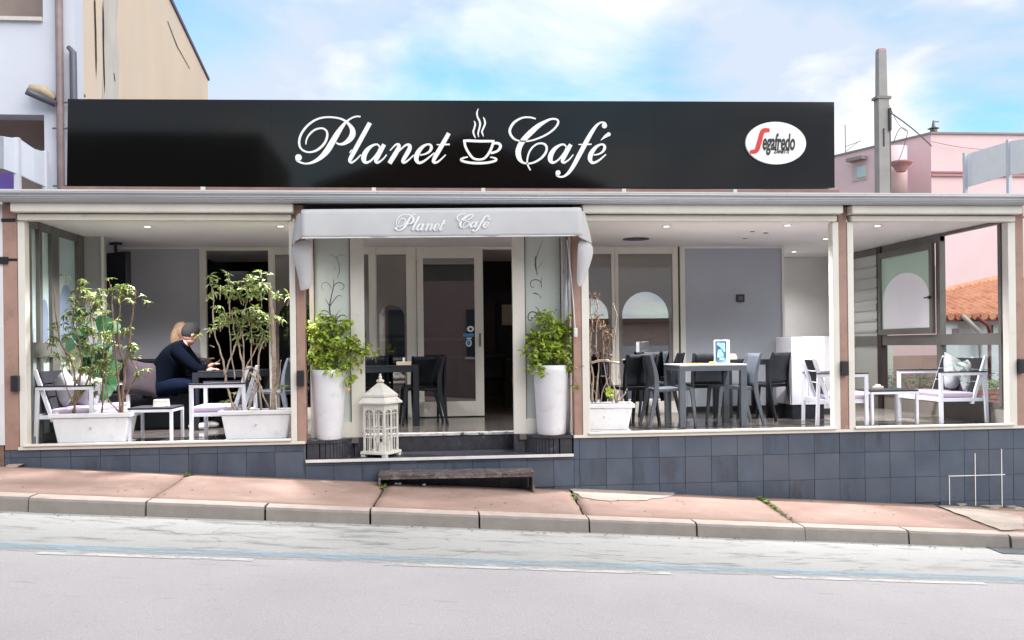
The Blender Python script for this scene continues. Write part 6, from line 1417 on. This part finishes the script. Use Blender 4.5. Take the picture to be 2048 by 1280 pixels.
def head(par, c_, yaw, pitch, hair, hairm, s_=1.0):
    """head with face looking along local +x"""
    Mx = Matrix.Translation(c_)@Matrix.Rotation(yaw, 4, 'Z')@Matrix.Rotation(pitch, 4, 'Y')
    mb = MB(); mb.ball((0, 0, .01), .098*s_, 18, 14, 1.0, .80, 1.12); mb.ball((.03*s_, 0, -.055), .066*s_, 14, 10, 1.0, .85, 1.0)
    mb.ball((.102*s_, 0, -.012), .017*s_, 8, 6, 1.1, .8, 1.4)
    for s2 in (-1, 1): mb.ball((-.005, s2*.080*s_, -.005), .026*s_, 8, 6, .7, .35, 1.2)
    mb.ball((.086*s_, 0, -.058), .02*s_, 8, 5, .5, 1.1, .35)
    mb.v = [tuple(Mx@Vector(v)) for v in mb.v]; h_ = mb.build('head', SKIN, par, smooth_=True)
    mb = MB()
    for s2 in (-1, 1): mb.ball((.086*s_, s2*.033*s_, .012), .011*s_, 8, 6)
    mb.v = [tuple(Mx@Vector(v)) for v in mb.v]; mb.build('eyes', M('dark eye', (.02, .015, .01), .2), h_, smooth_=True)
    mb = MB()
    mb.ball((-.018, 0, .028), .106*s_, 16, 12, 1.0, .86, 1.06)
    if hair == 'long': mb.ball((-.05, 0, -.06), .10*s_, 14, 10, .8, 1.1, 1.7)
    mb.v = [tuple(Mx@Vector(v)) for v in mb.v]; mb.build('hair', hairm, h_, smooth_=True)
    return h_
def hand(par, p_, d, m):
    d = Vector(d).normalized(); s_ = d.cross(Vector((0, 0, 1))).normalized(); up_ = s_.cross(d); p_ = Vector(p_)
    V = [p_, p_+d*.04, p_+d*.085]; E = [(0, 1), (1, 2)]; Rr = [.026, .034, .030]
    for k, (off, ln_) in enumerate(((-.03, .062), (-.01, .072), (.01, .067), (.03, .052))):
        b0 = len(V); V += [p_+d*.09+s_*off, p_+d*(.09+ln_*.5)+s_*off*1.1-up_*.008, p_+d*(.09+ln_*.85)+s_*off*1.15-up_*.03]; E += [(2, b0), (b0, b0+1), (b0+1, b0+2)]; Rr += [.0095, .0085, .0075]
    b0 = len(V); V += [p_+d*.04-s_*.035-up_*.01, p_+d*.075-s_*.055-up_*.02]; E += [(1, b0), (b0, b0+1)]; Rr += [.012, .009]
    return skin('hand', [tuple(v) for v in V], E, Rr, m, par, 1)
# person in navy, seen from behind-left, leaning on the table
Yq = 1.62
pn = thing('person', 'person in navy jumper and jeans leaning forward over the dark table', 'person', (at(330, 800, Yq).x, Yq, 0))
o0 = Vector(pn.location)
def J(px, py, dy=0): return at(px, py, Yq+dy)-o0
hip = J(322, 812); hip.z = .52
ch_ = J(338, 727); sh_ = J(357, 697); nk = J(372, 686); hd = J(379, 672)
kl, kr = hip+Vector((.42, -.10, .02)), hip+Vector((.42, .14, .02)); fl_, frr = hip+Vector((.40, -.12, -.44)), hip+Vector((.46, .15, -.44))
elL, elR = J(396, 742, -.12), J(400, 740, .18); haL, haR = J(412, 742, -.05), J(415, 735, .12)
bv = [hip, J(325, 765), ch_, sh_, nk, nk.lerp(hd, .6), sh_+Vector((0, -.17, -.01)), elL, haL, sh_+Vector((0, .17, -.01)), elR, haR, hip+Vector((0, -.10, 0)), kl, fl_, hip+Vector((0, .10, 0)), kr, frr]
be = [(0,1),(1,2),(2,3),(3,4),(4,5),(3,6),(6,7),(7,8),(3,9),(9,10),(10,11),(0,12),(12,13),(13,14),(0,15),(15,16),(16,17)]
brd = [(.15,.12),(.14,.11),(.155,.12),(.12,.10),.055,.05,.065,.045,.028,.065,.045,.028,.10,.065,.04,.10,.065,.04]
skin('body', [tuple(v) for v in bv], be, brd, SKIN, pn)
cv = bv[:5]+bv[6:12]; ce = [(0,1),(1,2),(2,3),(3,4),(3,5),(5,6),(6,7),(3,8),(8,9),(9,10)]
skin('jumper', [tuple(v) for v in cv], ce, [(.19,.18),(.19,.18),(.20,.19),(.165,.14),.080,.095,.070,.050,.095,.070,.050], NAVY, pn)
tv_ = [bv[0]]+bv[12:18]; te = [(0,1),(1,2),(2,3),(0,4),(4,5),(5,6)]
skin('jeans', [tuple(v) for v in tv_], te, [(.165,.13),.115,.082,.060,.115,.082,.060], JEANS, pn)
head(pn, hd+Vector((.01, 0, .02)), R(38), R(34), 'short', M('dark grey hair', (.010, .009, .010), .9, var=.3, scale=40, bump=.5))
hand(pn, haL, (1, .2, .25), SKIN); hand(pn, haR, (1, -.1, .5), SKIN)
for f in (fl_, frr): MB().ball((f.x+.06, f.y, .045), .05, 12, 8, 2.4, .95, .85).build('shoe', M('white trainer', (.6, .6, .62), .5), pn, smooth_=True)
# blonde person beyond
Yq2 = 2.12
pb2 = thing('person', 'blonde person mostly hidden behind the one in navy', 'person', (at(352, 800, Yq2).x, Yq2, 0)); o0 = Vector(pb2.location)
def J2(px, py, dy=0): return at(px, py, Yq2+dy)-o0
hp = Vector((0, 0, .53)); c2 = J2(354, 735); s2_ = J2(358, 704); n2_ = J2(362, 692); h2_ = J2(366, 671)
V = [hp, c2, s2_, n2_, n2_.lerp(h2_, .6), s2_+Vector((0, -.15, 0)), J2(385, 740, -.1), J2(408, 728, -.05), s2_+Vector((0, .15, 0)), J2(385, 742, .15), J2(410, 740, .1), hp+Vector((.0, -.09, 0)), hp+Vector((.4, -.1, 0)), hp+Vector((.4, -.1, -.46)), hp+Vector((0, .09, 0)), hp+Vector((.4, .1, 0)), hp+Vector((.4, .1, -.46))]
E_ = [(0,1),(1,2),(2,3),(3,4),(2,5),(5,6),(6,7),(2,8),(8,9),(9,10),(0,11),(11,12),(12,13),(0,14),(14,15),(15,16)]
skin('body', [tuple(v) for v in V], E_, [(.14,.11),(.135,.11),(.11,.09),.05,.045,.055,.04,.026,.055,.04,.026,.09,.06,.036,.09,.06,.036], SKIN, pb2)
skin('top', [tuple(v) for v in V[:4]+V[5:11]], [(0,1),(1,2),(2,3),(2,4),(4,5),(5,6),(2,7),(7,8),(8,9)], [(.16,.13),(.155,.13),(.13,.105),.056,.07,.05,.036,.07,.05,.036], M('black top', (.02, .018, .02), .9), pb2)
skin('trousers', [tuple(v) for v in [V[0]]+V[11:17]], [(0,1),(1,2),(2,3),(0,4),(4,5),(5,6)], [(.155,.125),.105,.075,.052,.105,.075,.052], JEANS, pb2)
head(pb2, h2_+Vector((-.01, 0, .03)), R(-20), R(14), 'long', M('blonde hair', (.36, .235, .15), .7, var=.2, scale=30, bump=.4))
hand(pb2, J2(408, 728, -.05), (.7, -.3, .6), SKIN); hand(pb2, J2(410, 740, .1), (1, 0, .1), SKIN)
gl_ = thing('drinking_glass', 'brown drink in a glass held up at the table edge', 'glass', tuple(at(411, 742, 1.85))); MB().lathe([(.028, 0), (.033, .10), (.031, .10), (.026, .006)], 0, 0, 14).build('tumbler', GLASS, gl_); MB().lathe([(.025, .008), (.029, .07)], 0, 0, 14).build('drink', M('reddish drink', (.25, .07, .04), .2), gl_)
